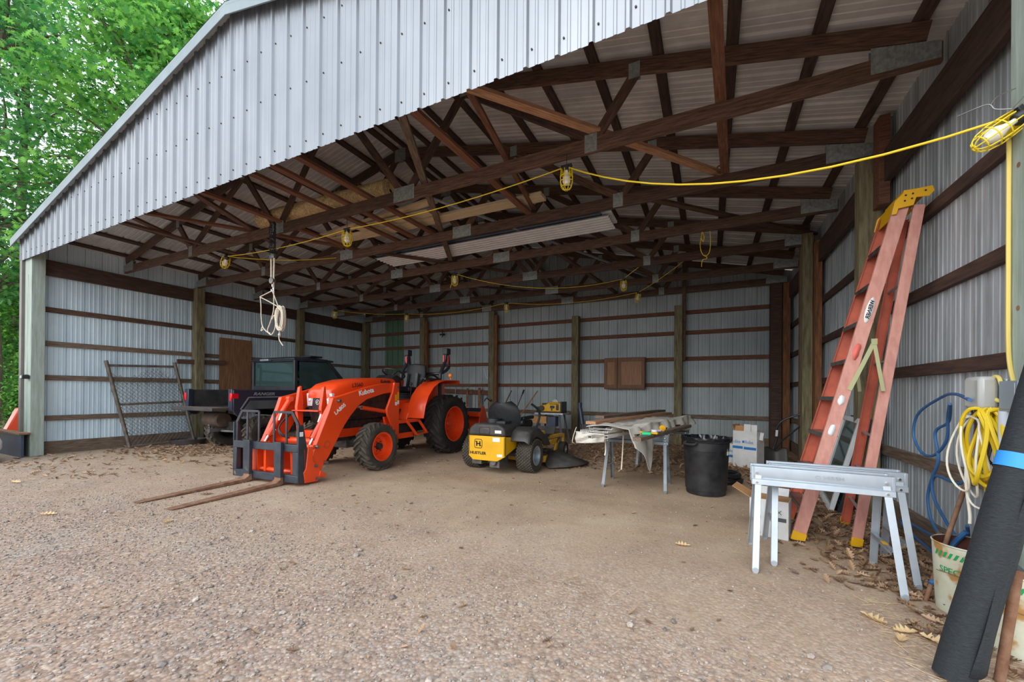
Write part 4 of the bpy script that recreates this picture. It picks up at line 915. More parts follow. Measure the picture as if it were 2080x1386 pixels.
# ================================================================ sawhorses
def make_sawhorse(label, m='sawh'):
    t = thing('sawhorse', label, 'sawhorse', (0, 0, 0), group='folding metal sawhorses')
    for s in (-1, 1):
        y = .045 * s
        mb = MB().prism([(y, .655), (y + .028 * s, .655), (y + .034 * s, .60), (y + .030 * s, .578), (y + .05 * s, .570), (y + .055 * s, .535), (y + .045 * s, .535), (y + .02 * s, .56), (y + .015 * s, .60), (y, .64)], 'x', -.375, .375)
        mb.bx(-.378, -.36, y - .005, y + .035 * s, .535, .655).bx(.36, .378, y - .005, y + .035 * s, .535, .655)
        ra = obj('rail', mb, m, t, bev=.003)
        rv = MB()
        for x in (-.345, .335):
            for z in (.615, .552): rv.cyl((x, y + .03 * s, z), (x, y + (.046 if z > .6 else .062) * s, z), .007, n=8)
        obj('rivet', rv, 'chrome', ra)
        for q in (-1, 1):
            a, b = Vector((.335 * q, y + .03 * s, .60)), Vector((.362 * q, .27 * s, .012))
            dz = (b - a).normalized()
            mb = MB().bar(a, b, .038, .004, (0, 1, .3)).bar(a + Vector((.018 * q, -.012 * s, 0)), b + Vector((.018 * q, -.012 * s, 0)), .004, .022, (0, 1, .3))
            mb.cyl(b + Vector((0, -.003 * s, .004)), b + Vector((0, .003 * s, .004)), .019, n=14)
            obj('leg', mb, m, t, bev=.0015)
    for q in (-1, 1): obj('spreader', MB().bx(.34 * q - .012, .34 * q + .012, -.175, .175, .23, .238).bx(.34 * q - .012, .34 * q - .009, -.175, .175, .215, .238), 'galv', t)
    obj('hinge', MB().cyl((-.38, 0, .60), (-.34, 0, .60), .012, n=10).cyl((.34, 0, .60), (.385, 0, .60), .012, n=10).bx(-.37, .37, -.045, .045, .638, .642), m, t)
    return t
sA = make_sawhorse('metal sawhorse nearest the camera, front one of the nested pair at right'); sA.location = (11.18, .745, 0); sA.rotation_euler = (0, 0, R(-1.5))
text('lettering', 'O HIRSH', .03, 'galv', sA, frame((-.02, -.081, .607), (1, 0, 0), (0, 0, 1)), sx=1.3, depth=.001)
obj('tape_mark', MB().bx(.325, .352, -.06, .0, .2385, .2395), 'yellow', sA)
sB = copytree(sA, 'metal sawhorse nested just behind the front one at right', (11.30, .93, 0), R(-.5))
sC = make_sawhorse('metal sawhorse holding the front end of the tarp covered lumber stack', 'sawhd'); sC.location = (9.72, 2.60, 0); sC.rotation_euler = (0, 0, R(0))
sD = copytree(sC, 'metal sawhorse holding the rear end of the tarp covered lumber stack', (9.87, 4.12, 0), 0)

# ---- stack on the rear sawhorses
def dirp(x, y, L, z, ang=11.3):
    a = R(ang); return (x, y, z), (x + math.sin(a) * L, y + math.cos(a) * L, z)
def stackboard(x, y, L, z, w, h, m, label, ang=11.3, name='lumber_board'):
    p, q = dirp(x, y, L, z, ang); return tagp(board(name, p, q, w, h, m), label, 'board', 'boards stacked on the rear sawhorses')
k = 0
vb = [(9.36, 1.72, 2.9, .672, .045, .03, 'white square tube at lower left of the stack'), (9.52, 1.80, 2.85, .672, .045, .03, 'white square tube at lower middle of the stack')]
for x, y, L, z, w_, h_, lab in vb:
    a, b = dirp(x, y, L, z); d = (Vector(b) - Vector(a)).normalized(); mb = MB(); sd = Vector((d.y, -d.x, 0))
    for off, ww, hh in ((sd * (w_ / 2), .003, h_), (-sd * (w_ / 2), .003, h_), (Vector((0, 0, h_ / 2)), w_, .003), (Vector((0, 0, -h_ / 2)), w_, .003)): mb.bar(Vector(a) + off, Vector(b) + off, ww, hh)
    tagp(obj('vinyl_tube', mb, 'vin_white', smooth=False), lab, 'trim piece', 'white vinyl pieces on the rear sawhorses')
for i, (x, y, z, w_, lab) in enumerate(((9.24, 1.93, .70, .10, 'white vinyl channel at the left edge of the stack'), (9.42, 1.88, .712, .22, 'wide white vinyl channel in the middle of the stack'), (9.42, 1.95, .742, .28, 'top white vinyl channel directly under the tarp'))):
    a, b = dirp(x, y, 2.8, z); d = (Vector(b) - Vector(a)).normalized(); sd = Vector((d.y, -d.x, 0)); mb = MB()
    mb.bar(Vector(a), Vector(b), w_, .004).bar(Vector(a) + sd * w_ / 2 + Vector((0, 0, .012)), Vector(b) + sd * w_ / 2 + Vector((0, 0, .012)), .004, .026).bar(Vector(a) - sd * w_ / 2 + Vector((0, 0, .012)), Vector(b) - sd * w_ / 2 + Vector((0, 0, .012)), .004, .026)
    for q in (-.3, .25): mb.bar(Vector(a) + sd * w_ * q + Vector((0, 0, .010)), Vector(b) + sd * w_ * q + Vector((0, 0, .010)), .003, .016)
    tagp(obj('vinyl_channel', mb, 'vin_white', smooth=False), lab, 'trim piece', 'white vinyl pieces on the rear sawhorses')
stackboard(9.26, 2.12, 3.05, .795, .13, .036, 'wood_tan', 'reddish tan board on top of the tarp, lower of the two')
stackboard(9.23, 2.65, 2.6, .835, .13, .036, 'wood_grey', 'grey brown board on top of the tarp, topmost of the stack')
stackboard(9.86, 1.72, 2.15, .676, .09, .04, 'wood_grey', 'weathered plank on the right side of the stack, outer one', 10.5)
stackboard(9.78, 2.0, 2.3, .676, .07, .04, 'wood', 'brown plank on the right side of the stack, inner one', 10.5)
# tarp : drape over the bundle, hanging corner at the front right
def tarpf(u, v):
    y = 1.93 + 2.6 * v; sx = .2 * (y - 1.93); x0 = 9.26 + sx
    L = u * 0.95
    top = .48
    wv = .02 * math.sin(v * 26) * (u) + .012 * math.sin(v * 47 + u * 6)
    if L < top: x = x0 + L; z = .765 + .014 * math.sin(L * 9 + v * 10) + .05 * max(0, v - .25) * max(0, L - .2) * 3 + .02 * math.sin(v * 30) * max(0, L - .2) * 2
    else:
        q = L - top; hang = .13 + .34 * max(0, 1 - abs(v - .13) / .16) ** 1.1 + .03 * math.sin(v * 18)
        q *= hang / .47; x = x0 + top + .05 * min(1, q * 7) + .35 * q * .5; z = .76 - q - .01
    return (x + wv, y - .12 * max(0, u - .5) * (1 - v), z + wv * .7)
tp = obj('tarp', MB().grid(tarpf, 40, 90), 'tarp', solid=.004); tagp(tp, 'dirty white canvas tarp draped over the vinyl bundle with a hanging corner', 'tarp')
# hanging front flap at left
def flap(u, v): return (9.12 + .36 * u + .02 * math.sin(u * 9), 1.98 + .02 * math.sin(v * 8 + u * 5) - .10 * u, .70 - .14 * v * (1 - .3 * u))
tagp(obj('tarp_flap', MB().grid(flap, 16, 8), 'tarp', solid=.004), 'short cream flap of fabric hanging from the left front end of the stack', 'tarp')
st_ = MB().tube(smoothpath([(9.13, 1.98, .75), (9.11, 1.96, .68), (9.09, 1.95, .58), (9.10, 1.98, .565)], 5), .004, n=6)
tagp(obj('rope', st_, 'rope'), 'thin pale string hanging from the left front end of the stack', 'string', 'ties hanging from the stack')
for nm_, pts in (('narrow pale strap hanging below the front sawhorse rail, left one', [(9.46, 2.02, .66), (9.465, 2.02, .5), (9.46, 2.0, .44)]), ('narrow pale strap hanging to the right of the first, reaching near the ground', [(9.62, 2.25, .70), (9.61, 2.25, .45), (9.60, 2.24, .25)])):
    mb = MB(); pp = smoothpath(pts, 4)
    for a, b in zip(pp[:-1], pp[1:]): mb.bar(a, b, .014, .003, (0, 1, 0))
    tagp(obj('strap', mb, 'rope'), nm_, 'strap', 'ties hanging from the stack')
# small things on the planks
t = thing('tape_measure', 'round yellow reel standing on the right planks of the stack', 'reel', (10.02, 2.58, .697), R(20))
obj('case', MB().cyl((0, -.02, .035), (0, .02, .035), .037, n=20), 'yellow', t, bev=.004); obj('knob', MB().cyl((.0, -.035, .035), (0, -.02, .035), .014), 'yellow', t)
t = thing('chalk_box', 'bright green plastic tool lying on the front edge of the planks', 'hand tool', (9.92, 1.98, .697), R(10))
obj('case', MB().bx(-.05, .05, -.035, .035, .0, .035), 'teal', t, bev=.012)
t = thing('level', 'yellow and black hand tool lying across the planks behind the green tool', 'hand tool', (9.92, 2.12, .70), R(-15))
obj('body', MB().bx(-.13, .11, -.02, .02, 0, .022), 'yellow', t, bev=.005); obj('grip', MB().bx(-.13, -.03, -.022, .022, -.001, .024), 'yellowd', t, bev=.006)
tagp(obj('tape_roll', MB().cyl((9.965, 2.27, .697), (9.965, 2.27, .735), .035, n=18), 'white', bev=.004), 'small white box shape standing on the planks beside the yellow reel', 'small box')
t = thing('glue_bottle', 'small white bottle lying on the planks beside the yellow reel', 'bottle', (10.0, 2.40, .712), R(60)); obj('body', MB().cyl((-.05, 0, 0), (.03, 0, 0), .014), 'white', t); obj('cap', MB().cyl((.03, 0, 0), (.05, 0, 0), .009, n=10), 'bluep', t)

# ================================================================ trash can
t = thing('trash_can', 'large round black trash can with a plastic liner, right of the lumber stack', 'trash can', (10.50, 2.60, 0), R(-12))
mb = MB().lathe([(.001, .02), (.20, .02), (.207, .005), (.212, .03), (.225, .30), (.236, .50), (.244, .505), (.246, .60), (.262, .605), (.268, .625), (.262, .642), (.25, .638), (.243, .60), (.22, .06), (.001, .05)], n=48)
obj('body', mb, 'plastic', t)
for s in (-1, 1):
    obj('handle', MB().tube(smoothpath([(-.07, -.25 * 1, .60), (-.072, -.285, .585), (0, -.292, .58), (.072, -.285, .585), (.07, -.25, .60)], 4), .012, n=8).xf(Matrix.Rotation(R(-25 if s < 0 else 155), 4, 'Z')), 'dplastic', t)
rg = random.Random(5)
def liner(u, v):
    a = 2 * PI * u; n = .012 * math.sin(a * 13 + v * 9) + .008 * math.sin(a * 29 + v * 4)
    if v < .25: r = .270 + .002 * math.sin(a * 17); z = .622 + v * .12 + n * .15
    elif v < .45: r = .270 - (v - .25) * .17; z = .652 + n * .2
    else: r = .235 - (v - .45) * .06 + n; z = .652 - (v - .45) * .5 + n
    return (r * math.cos(a), r * math.sin(a), z)
obj('liner', MB().grid(liner, 110, 16), mat('bin_liner', (24, 26, 30), 0.22), t, solid=.002)
obj('sticker', MB().box((.241 * math.cos(R(-8)), .241 * math.sin(R(-8)), .52), (.004, .06, .11), (0, 0, R(-8))), 'paper', t)

# ================================================================ cartons
def lfr(x0, y0, z0, ang): return (math.cos(ang), math.sin(ang))
t = thing('cardboard_box', 'tall white carton with blue print and torn open top near the back right corner', 'box', (11.10, 4.72, 0), R(-28))
obj('carton', MB().bx(-.19, .17, -.13, .13, 0, .57), 'card', t, bev=.004)
obj('flap', MB().box((-.09, -.10, .60), (.16, .006, .10), (R(-25), 0, 0)).box((-.19, 0, .62), (.006, .24, .09), (0, R(-20), 0)), 'brownc', t)
obj('flap', MB().bx(-.02, .08, -.128, -.122, .57, .68).bx(.085, .17, -.126, -.12, .57, .675), 'card', t)
def bprint(t, x0, x1, y, zl, zb_, s, axis='x'):
    pass
text('lettering', 'Rollex', .075, 'bluep', t, frame((.0, -.132, .375), (1, 0, 0), (0, 0, 1)), sx=.62, depth=.001)
text('lettering', 'ollex', .075, 'bluep', t, frame((-.18, -.132, .375), (1, 0, 0), (0, 0, 1)), sx=.75, depth=.001)
obj('print_band', MB().bx(-.02, .16, -.1325, -.13, .285, .325).bx(-.19, -.035, -.1325, -.13, .29, .33).bx(-.045, -.01, -.1325, -.13, .385, .42), 'bluep', t)
obj('torn_flap', MB().box((.205, -.05, .50), (.05, .006, .12), (R(5), R(10), 0)), 'card', t)
t = thing('cardboard_box', 'short white carton with blue print, left of the tall one near the back corner', 'box', (10.92, 4.95, 0), R(-28))
obj('carton', MB().bx(-.13, .10, -.12, .12, 0, .34), 'card', t, bev=.004)
text('lettering', 'Rollex', .065, 'bluep', t, frame((-.07, -.122, .20), (1, 0, 0), (0, 0, 1)), sx=.62, depth=.001)
obj('print_band', MB().bx(-.12, .10, -.1225, -.12, .115, .155).bx(-.09, -.05, -.1225, -.12, .26, .31), 'bluep', t)
t = thing('cardboard_box', 'white carton with grey print and brown flap, behind the left legs of the front sawhorses', 'box', (10.99, 1.36, 0), R(-14))
obj('carton', MB().bx(-.13, .14, -.10, .10, 0, .30), 'card', t, bev=.004)
obj('flap', MB().box((-.20, .02, .335), (.15, .20, .004), (0, R(28), 0)), 'brownc', t); obj('flap', MB().box((.0, .13, .33), (.24, .08, .004), (R(40), 0, 0)), 'card', t)
obj('inner_rim', MB().bx(-.125, .135, -.095, .095, .300, .302), 'brownc', t)
text('lettering', 'X', .05, 'greyprint', t, frame((.06, -.102, .195), (1, 0, 0), (0, 0, 1)), depth=.001)
for q in ((-.11, -.05, .14, .17), (.055, .125, .14, .17), (-.08, -.05, .2, .22)): obj('print_block', MB().bx(q[0], q[1], -.1025, -.10, q[2], q[3]), 'greyprint', t)
# hose ring, shovel, window frames
mb = MB()
for i, (r_0, z) in enumerate(((.22, .035), (.20, .10))): mb.tube([(10.68 + r_0 * math.cos(a), 3.35 + r_0 * math.sin(a) + .02 * i, z + .006 * math.sin(a * 3)) for a in [2 * PI * j / 30 for j in range(30)]], .033, n=10, closed=True)
tagp(obj('drain_hose', mb, 'plastic'), 'thick black corrugated hose coiled on the dirt behind the trash can', 'hose')
t = thing('snow_shovel', 'black snow shovel with two bent handles leaning in the back right corner', 'shovel', (11.48, 5.0, 0), 0)
obj('blade', MB().grid(lambda u, v: (-.17 + .34 * u, -.08 * (1 - v) - .05 * (2 * u - 1) ** 2, .02 + .26 * v + .03 * math.sin(u * 9)), 12, 8), 'dplastic', t, solid=.01)
obj('handle', MB().tube(smoothpath([(-.02, 0, .26), (.03, .0, .45), (.03, -.02, .62), (.12, -.05, .75), (.36, -.1, .86)], 6), .016), 'plastic', t)
obj('handle', MB().tube([(.0, 0, .26), (.10, -.03, .42), (.36, -.1, .70)], .013), 'plastic', t)
obj('grip', MB().cyl((.025, -.01, .48), (.03, -.018, .58), .019), 'white', t)
for i, (dy, m_, lab) in enumerate(((0, 'black', 'black framed glass window sash leaning behind the ladder, outer one'), (.05, 'white', 'white framed window sash leaning behind the ladder, inner one'))):
    t = thing('window_sash', lab, 'window sash', (11.72, 2.72 + dy, 0), R(-6), 'old window sashes behind the ladder')
    tilt = Matrix.Rotation(R(14), 4, 'Y')
    mb = MB().bx(-.02, .02, -.45, -.40, 0, .95).bx(-.02, .02, .40, .45, 0, .95).bx(-.02, .02, -.40, .40, .90, .95).bx(-.02, .02, -.40, .40, 0, .06).xf(tilt)
    obj('frame', mb, m_, t, bev=.004); obj('pane', MB().bx(-.004, .004, -.40, .40, .06, .90).xf(tilt), 'glass', t); t.location.x += -.06 * i

# ================================================================ stepladder leaning on the right wall
t = thing('stepladder', 'tall faded orange fibreglass stepladder with yellow cap leaning on the right wall', 'ladder', (0, 0, 0))
Fn, Ff = Vector((11.165, 1.27, .0)), Vector((11.19, 1.90, .0)); Tn, Tf = Vector((11.83, 1.41, 2.58)), Vector((11.83, 1.72, 2.58))
Bn, Bf = Vector((11.54, 1.31, .0)), Vector((11.62, 1.92, .0)); Un, Uf = Vector((11.93, 1.42, 2.56)), Vector((11.93, 1.71, 2.56))
def rail(a, b, w_, d, name, mname='fib'):
    ax = (b - a).normalized(); n_ = Vector((0, 1, 0)); s_ = ax.cross(n_).normalized()
    mb = MB().bar(a, b, .005, w_, tuple(s_)).bar(a + s_ * w_ / 2 + n_ * d, b + s_ * w_ / 2 + n_ * d, abs(d) * 2, .004, tuple(s_)).bar(a - s_ * w_ / 2 + n_ * d, b - s_ * w_ / 2 + n_ * d, abs(d) * 2, .004, tuple(s_))
    return obj(name, mb, mname, t, bev=.001)
r1 = rail(Fn, Tn, .085, .014, 'front_rail'); rail(Ff, Tf, .085, -.014, 'front_rail', 'fibi'); rail(Bn, Un, .062, .011, 'rear_rail'); rail(Bf, Uf, .062, -.011, 'rear_rail', 'fibi')
for k in range(8):
    f = (.10 + k * .113); a, b = Fn.lerp(Tn, f), Ff.lerp(Tf, f)
    mb = MB().bx(a.x - .04, a.x + .045, a.y + .002, b.y - .002, a.z - .003, a.z + .003).bx(a.x - .043, a.x - .038, a.y + .002, b.y - .002, a.z - .028, a.z + .003).bx(a.x + .042, a.x + .047, a.y + .002, b.y - .002, a.z - .018, a.z + .003)
    obj('step', mb, 'steel', t)
    if k % 2 == 0 or k < 3:
        a, b = Bn.lerp(Un, f), Bf.lerp(Uf, f)
        obj('brace_bar', MB().bar((a.x, a.y, a.z), (b.x, b.y, b.z), .02, .012), 'galv', t)
a, b = Fn.lerp(Tn, .01), Ff.lerp(Tf, .01)
cap = obj('cap', MB().prism([(11.76, 2.50), (11.78, 2.60), (11.84, 2.665), (11.99, 2.675), (12.0, 2.635), (11.97, 2.60), (11.90, 2.605), (11.885, 2.55), (11.80, 2.54), (11.79, 2.50)], 'y', 1.385, 1.392).prism([(11.76, 2.50), (11.78, 2.60), (11.84, 2.665), (11.99, 2.675), (12.0, 2.635), (11.97, 2.60), (11.90, 2.605), (11.885, 2.55), (11.80, 2.54), (11.79, 2.50)], 'y', 1.738, 1.745).bx(11.83, 11.99, 1.39, 1.74, 2.655, 2.672).bar((11.785, 1.565, 2.50), (11.80, 1.565, 2.62), .35, .006, (1, 0, 0)), 'yellow', t, bev=.003)
dots = MB()
for x, z in ((11.84, 2.63), (11.88, 2.635), (11.835, 2.59), (11.875, 2.60), (11.95, 2.645)): dots.cyl((x, 1.3845, z), (x, 1.386, z), .007, n=10)
obj('cap_hole', dots, 'ink', cap)
for nm_, p, q, wd in (('foot', Fn, Tn, .095), ('foot', Ff, Tf, .095), ('foot', Bn, Un, .072), ('foot', Bf, Uf, .072)):
    d = (q - p).normalized(); sgn = 1 if p.y < 1.6 else -1
    mb = MB().bar(p + Vector((0, -.004 * sgn, .002)) - d * 0, p + d * .075 + Vector((0, -.004 * sgn, 0)), .012, wd, tuple(d.cross(Vector((0, 1, 0))))).bar(p + Vector((0, .012 * sgn, .004)), p + d * .03 + Vector((0, .012 * sgn, 0)), .04, wd * .95, tuple(d.cross(Vector((0, 1, 0)))))
    f_o = obj('foot', mb, 'yellow', t, bev=.003)
    obj('rubber_pad', MB().bx(p.x - wd / 2, p.x + wd / 2, p.y - .02, p.y + .02, 0, .010), 'plastic', f_o)
# spreader bars
for y, s in ((1.33, 1), (1.84, -1)):
    m_ = Vector((11.655, y + .03 * s, 1.55)); a_ = Fn.lerp(Tn, .46); b_ = Bn.lerp(Un, .50)
    a_ = Vector((a_.x + .03, y - .0 * s, a_.z)); b_ = Vector((11.70, y, 1.18))
    obj('spreader_bar', MB().bar(a_, m_, .004, .028, (1, 0, 0)).bar(m_, b_, .004, .024, (1, 0, 0)).bx(m_.x - .018, m_.x + .018, m_.y - .006, m_.y + .006, m_.z - .02, m_.z + .025), 'cream', t)
dx = (Tn - Fn).normalized(); up_ = dx.cross(Vector((0, 1, 0))) * -1
def onrail(f, off=0): p = Fn.lerp(Tn, f); return p + Vector((0, -.0035, 0)) + up_ * off
mb = MB(); c = onrail(.695); mb.add([c + dx * (.10 * math.cos(a)) + up_ * (.024 * math.sin(a)) + Vector((0, -.001, 0)) for a in [2 * PI * i / 24 for i in range(24)]], [tuple(range(24))])
lab = obj('decal', mb, 'paper', t, solid=.001)
c2_ = onrail(.695); text('lettering', 'WERNER', .036, 'ink', t, frame(c2_ - dx * .078 + Vector((0, -.003, 0)) + up_ * .013 if False else c2_ + dx * .078 + Vector((0, -.003, 0)) - up_ * (-.013), -dx, -up_), depth=.001, bold=.001, sx=1.0)
for f_, l_, m_ in ((.575, .075, 'pinkd'), (.43, .045, 'paper'), (.34, .05, 'paper')):
    c = onrail(f_); r_g = random.Random(int(f_ * 100)); mb = MB()
    mb.add([c + dx * (l_ * math.cos(a) * r_g.uniform(.8, 1)) + up_ * (.026 * math.sin(a) * r_g.uniform(.7, 1)) + Vector((0, -.001, 0)) for a in [2 * PI * i / 16 for i in range(16)]], [tuple(range(16))])
    obj('decal', mb, m_, t, solid=.001)

# ================================================================ right wall: electrical boxes, cords, pails, rolls
t = thing('outlet_box', 'clear covered weatherproof outlet box beside the right corner post', 'outlet box', (11.84, .26, 1.17))
obj('housing', MB().bx(-.05, .15, -.08, .06, -.07, .065), 'boxg', t, bev=.006)
obj('cover', MB().bx(-.12, -.05, -.04, .10, -.085, .075), 'clear', t, bev=.018)
tagp(obj('junction_box', MB().bx(11.765, 11.799, .05, .175, 1.08, 1.22).bx(11.76, 11.765, .06, .165, 1.09, 1.21), 'boxg', bev=.006), 'flat grey metal electrical box on the right corner post', 'electrical box')
t = thing('conduit', 'pale grey conduit pipe running down the right corner post to the ground', 'pipe', (11.775, .15, 0))
obj('pipe', MB().cyl((0, 0, 0), (0, 0, 1.08), .022), 'pvc', t); obj('clamp', MB().cyl((0, 0, .12), (0, 0, .14), .026).bx(-.02, .025, -.03, .03, .12, .14), 'galv', t)
def coil(name, m_, r_c, cx, cz, y, n, ry, rz_, seed, label, cat, xw=11.66, grp=None, spread=.05):
    rg = random.Random(seed); mb = MB()
    pts = []
    for i in range(n * 16):
        a = 2 * PI * i / 16; k_ = i // 16
        if i % 16 == 0: sx = rg.uniform(.75, 1.05); sz = rg.uniform(.82, 1.05); ox = rg.uniform(-.03, .03); oy = rg.uniform(-spread, spread)
        pts.append((xw + oy + .02 * math.sin(a * 2 + k_), y + ry * sx * math.sin(a) * (0.6 + .4 * (1 - math.cos(a)) / 2) + ox, cz + rz_ * sz * math.cos(a) - rz_ * sz))
    mb.tube(smoothpath(pts, 2), r_c, n=7)
    return tagp(obj(name, mb, m_), label, cat, grp)
coil('extension_cord', 'ycord', .0085, 0, 1.09, .23, 9, .11, .20, 3, 'thick coil of bright yellow extension cord hanging below the outlet box', 'extension cord', xw=11.745)
coil('extension_cord', 'gcord', .005, 0, 1.08, .34, 8, .08, .16, 5, 'coil of dark grey brown cord hanging behind the yellow coil', 'extension cord', xw=11.80, spread=.04)
coil('extension_cord', 'wcord', .005, 0, 1.05, .31, 3, .11, .22, 8, 'loose loops of thin white cord around the yellow coil', 'extension cord', xw=11.73)
def cord(name, pts, r_c, m_, label, n=8, cat='cord', grp=None, parent=None):
    o = obj(name, MB().tube(smoothpath(pts, n), r_c, n=8), m_, parent)
    return tagp(o, label, cat, grp) if not parent else o
xw = 11.93
bl = [(11.70, .25, 1.13), (11.85, .75, 1.16), (xw, 1.1, 1.14), (xw, 1.42, 1.02), (xw, 1.50, .86), (xw, 1.38, .74), (xw, 1.20, .74), (xw, 1.04, .86), (11.9, .95, 1.02), (11.85, .80, 1.10), (xw, 1.02, .98), (xw, 1.18, .90), (xw, 1.14, .72), (xw, 1.22, .58), (xw, 1.28, .44), (xw, 1.24, .30), (xw, 1.12, .22)]
cord('extension_cord', bl, .009, 'bcord', 'blue extension cord looping over the corrugated wall beside the outlet box', cat='extension cord')
bl2 = [(11.80, .55, 1.0), (xw, .82, .82), (xw, .86, .62), (xw, 1.18, .60), (xw, 1.20, .46), (xw, 1.02, .32), (xw, .80, .20), (11.9, .95, .10), (xw, 1.30, .08), (xw, 1.62, .11), (xw, 1.68, .16), (xw, 1.30, .18), (xw, .95, .20), (11.90, .74, .30), (11.85, .62, .42)]
cord('air_hose', bl2, .009, 'bcord', 'blue cord with a flat loop lying low against the right wall by the pails', cat='extension cord')
cord('blue_strap', [(11.82, .56, .40), (11.78, .60, .30), (11.73, .56, .16), (11.66, .52, .10)], .013, 'bcord', 'thick blue cord end hanging in front of the left pail', cat='cord')
cord('cord_plug', [(xw, 1.13, .235), (xw - .01, 1.08, .18)], .016, 'gcord', 'grey plug end of the blue cord against the right wall', cat='plug')
cord('string_light_cord', [(11.76, .10, 2.42), (11.788, .160, 2.38), (11.79, .165, 2.25), (11.79, .165, 1.8), (11.79, .16, 1.35), (11.80, .14, 1.16), (11.78, .22, 1.13), (11.78, .27, 1.22), (11.78, .2, 1.23), (11.775, .15, 1.05), (11.77, .17, .85)], .0085, 'pcord', 'pale yellow cord running down the edge of the right corner post', cat='cord')
cord('rope', [(11.74, .36, .92), (11.73, .35, .72), (11.74, .34, .55), (11.74, .34, .50)], .007, 'wcord', 'pale twisted rope end hanging below the yellow coil', cat='rope')
def pail(x, y, rz, label, tl):
    t = thing('metal_pail', label, 'bucket', (x, y, 0), rz, 'rusty metal pails by the right wall')
    obj('body', MB().lathe([(.001, .004), (.128, .004), (.134, .0), (.15, .355), (.154, .36), (.150, .365), (.146, .35), (.131, .01), (.001, .012)], n=40), 'pail', t)
    obj('inside', MB().lathe([(.128, .02), (.1445, .362)], n=40), 'pailin', t)
    obj('handle_wire', MB().tube([(.152 * math.cos(a), .152 * math.sin(a), .20 + .02 * math.sin(a * 2)) for a in [PI * 1.1 + PI * .9 * i / 14 for i in range(15)]], .002, n=5), 'rust', t)
    mb = MB()
    def patch(a0, a1, z0, z1, sk=0):
        n = 4; vs = []
        for i in range(n + 1):
            a = a0 + (a1 - a0) * i / n
            for z, q in ((z0, 0), (z1, sk)): r_ = .134 + .016 * z / .355 + .0012; vs.append((r_ * math.cos(a + q), r_ * math.sin(a + q), z))
        mb.add(vs, [(2 * i, 2 * i + 2, 2 * i + 3, 2 * i + 1) for i in range(n)])
    for i in range(9): patch(3.35 + i * .16, 3.43 + i * .16, .295, .325, .09)
    for i in range(9): patch(tl, tl + .13, .02 + i * .033, .038 + i * .033, .0)
    patch(tl + .55, tl + .72, .03, .32)
    obj('print', mb, 'greenp', t)
    return t
pl_ = pail(11.80, .46, R(-8), 'rusty white metal pail with green print, left one, partly behind the black roll', 5.9)
for i, ch_ in enumerate('SPEC'):
    a = 3.55 + i * .14; r_ = .1465; text('lettering', ch_, .045, 'greenp', pl_, frame((r_ * math.cos(a), r_ * math.sin(a), .215), (-math.sin(a), math.cos(a), 0), (0, 0, 1)), depth=.001)
pail(11.80, .14, R(10), 'rusty white metal pail with green stripes, right one between the black roll and conduit', 4.95)
# black fabric roll
a_, b_ = Vector((11.437, -.255, .004)), Vector((11.962, -.035, 2.0)); dr = (b_ - a_).normalized()
t = thing('fabric_roll', 'big black fabric roll with blue tape leaning on the right corner post', 'roll', a_)
mb = MB(); n = 40; L_ = (b_ - a_).length; e1 = dr.orthogonal().normalized(); e2 = dr.cross(e1)
mb.tube([Vector((0, 0, 0)) + dr * L_ * i / 24 for i in range(25)], [.062 + .001 * math.sin(i) for i in range(25)], n=n)
obj('roll', mb, 'felt', t)
fs = MB().grid(lambda u, v: tuple(dr * (.05 + v * .95) + Vector((.01 + (.045 + .025 * (1 - v)) * u, -.062 + .04 * u - .008 * math.sin(u * 4), .0)) + Vector((0, -.008 * math.sin(v * 9 + u * 3), 0))), 8, 20)
obj('loose_edge', fs, 'felt', t, solid=.003)
obj('tape_band', MB().tube([dr * .885, dr * .945], .0655, n=40, caps=False), 'bluetape', t)
t = thing('rusty_pipe', 'short rusty pipe with bent wire standing at the right edge beside the conduit', 'pipe', (0, 0, 0))
obj('pipe', MB().cyl((11.60, -.19, 0), (11.68, -.13, .44), .0165), 'rust', t); obj('taped_end', MB().cyl((11.69, -.125, .43), (11.63, -.10, .50), .016), 'plastic', t)
tagp(obj('steel_bar', MB().cyl((11.64, .52, 0), (11.86, .62, .72), .011), 'rust'), 'thin brown steel bar leaning on the right wall behind the left pail', 'bar')

# ================================================================ string lights
def make_lamp():
    t = thing('cage_light', '', 'work light', (0, 0, 0), group='yellow caged bulbs on the light string')
    obj('socket', MB().cyl((0, 0, -.02), (0, 0, .012), .028, n=14).bx(-.045, .045, -.014, .014, .006, .026), 'plastic', t, bev=.003)
    obj('bulb', MB().lathe([(.001, -.135), (.018, -.132), (.031, -.115), (.034, -.10), (.030, -.08), (.018, -.055), (.013, -.03), (.013, -.01)], n=20), 'bulb', t)
    mb = MB(); pr = [(.046, -.018), (.050, -.05), (.052, -.10), (.044, -.145), (.028, -.168), (.010, -.176)]
    for i in range(8):
        a = 2 * PI * i / 8; mb.tube([(r_ * math.cos(a), r_ * math.sin(a), z) for r_, z in pr], .0028, n=5)
    for r_, z in ((.051, -.07), (.051, -.11), (.040, -.152), (.012, -.175)): mb.tube([(r_ * math.cos(a), r_ * math.sin(a), z) for a in [2 * PI * i / 20 for i in range(20)]], .0028, n=5, closed=True)
    obj('cage', mb, 'lemon', t)
    obj('reflector', MB().lathe([(.030, -.006), (.048, -.012), (.050, -.05), (.048, -.052), (.045, -.018), (.030, -.012)], n=24, a0=R(20), a1=R(200)), 'lemon', t)
    return t
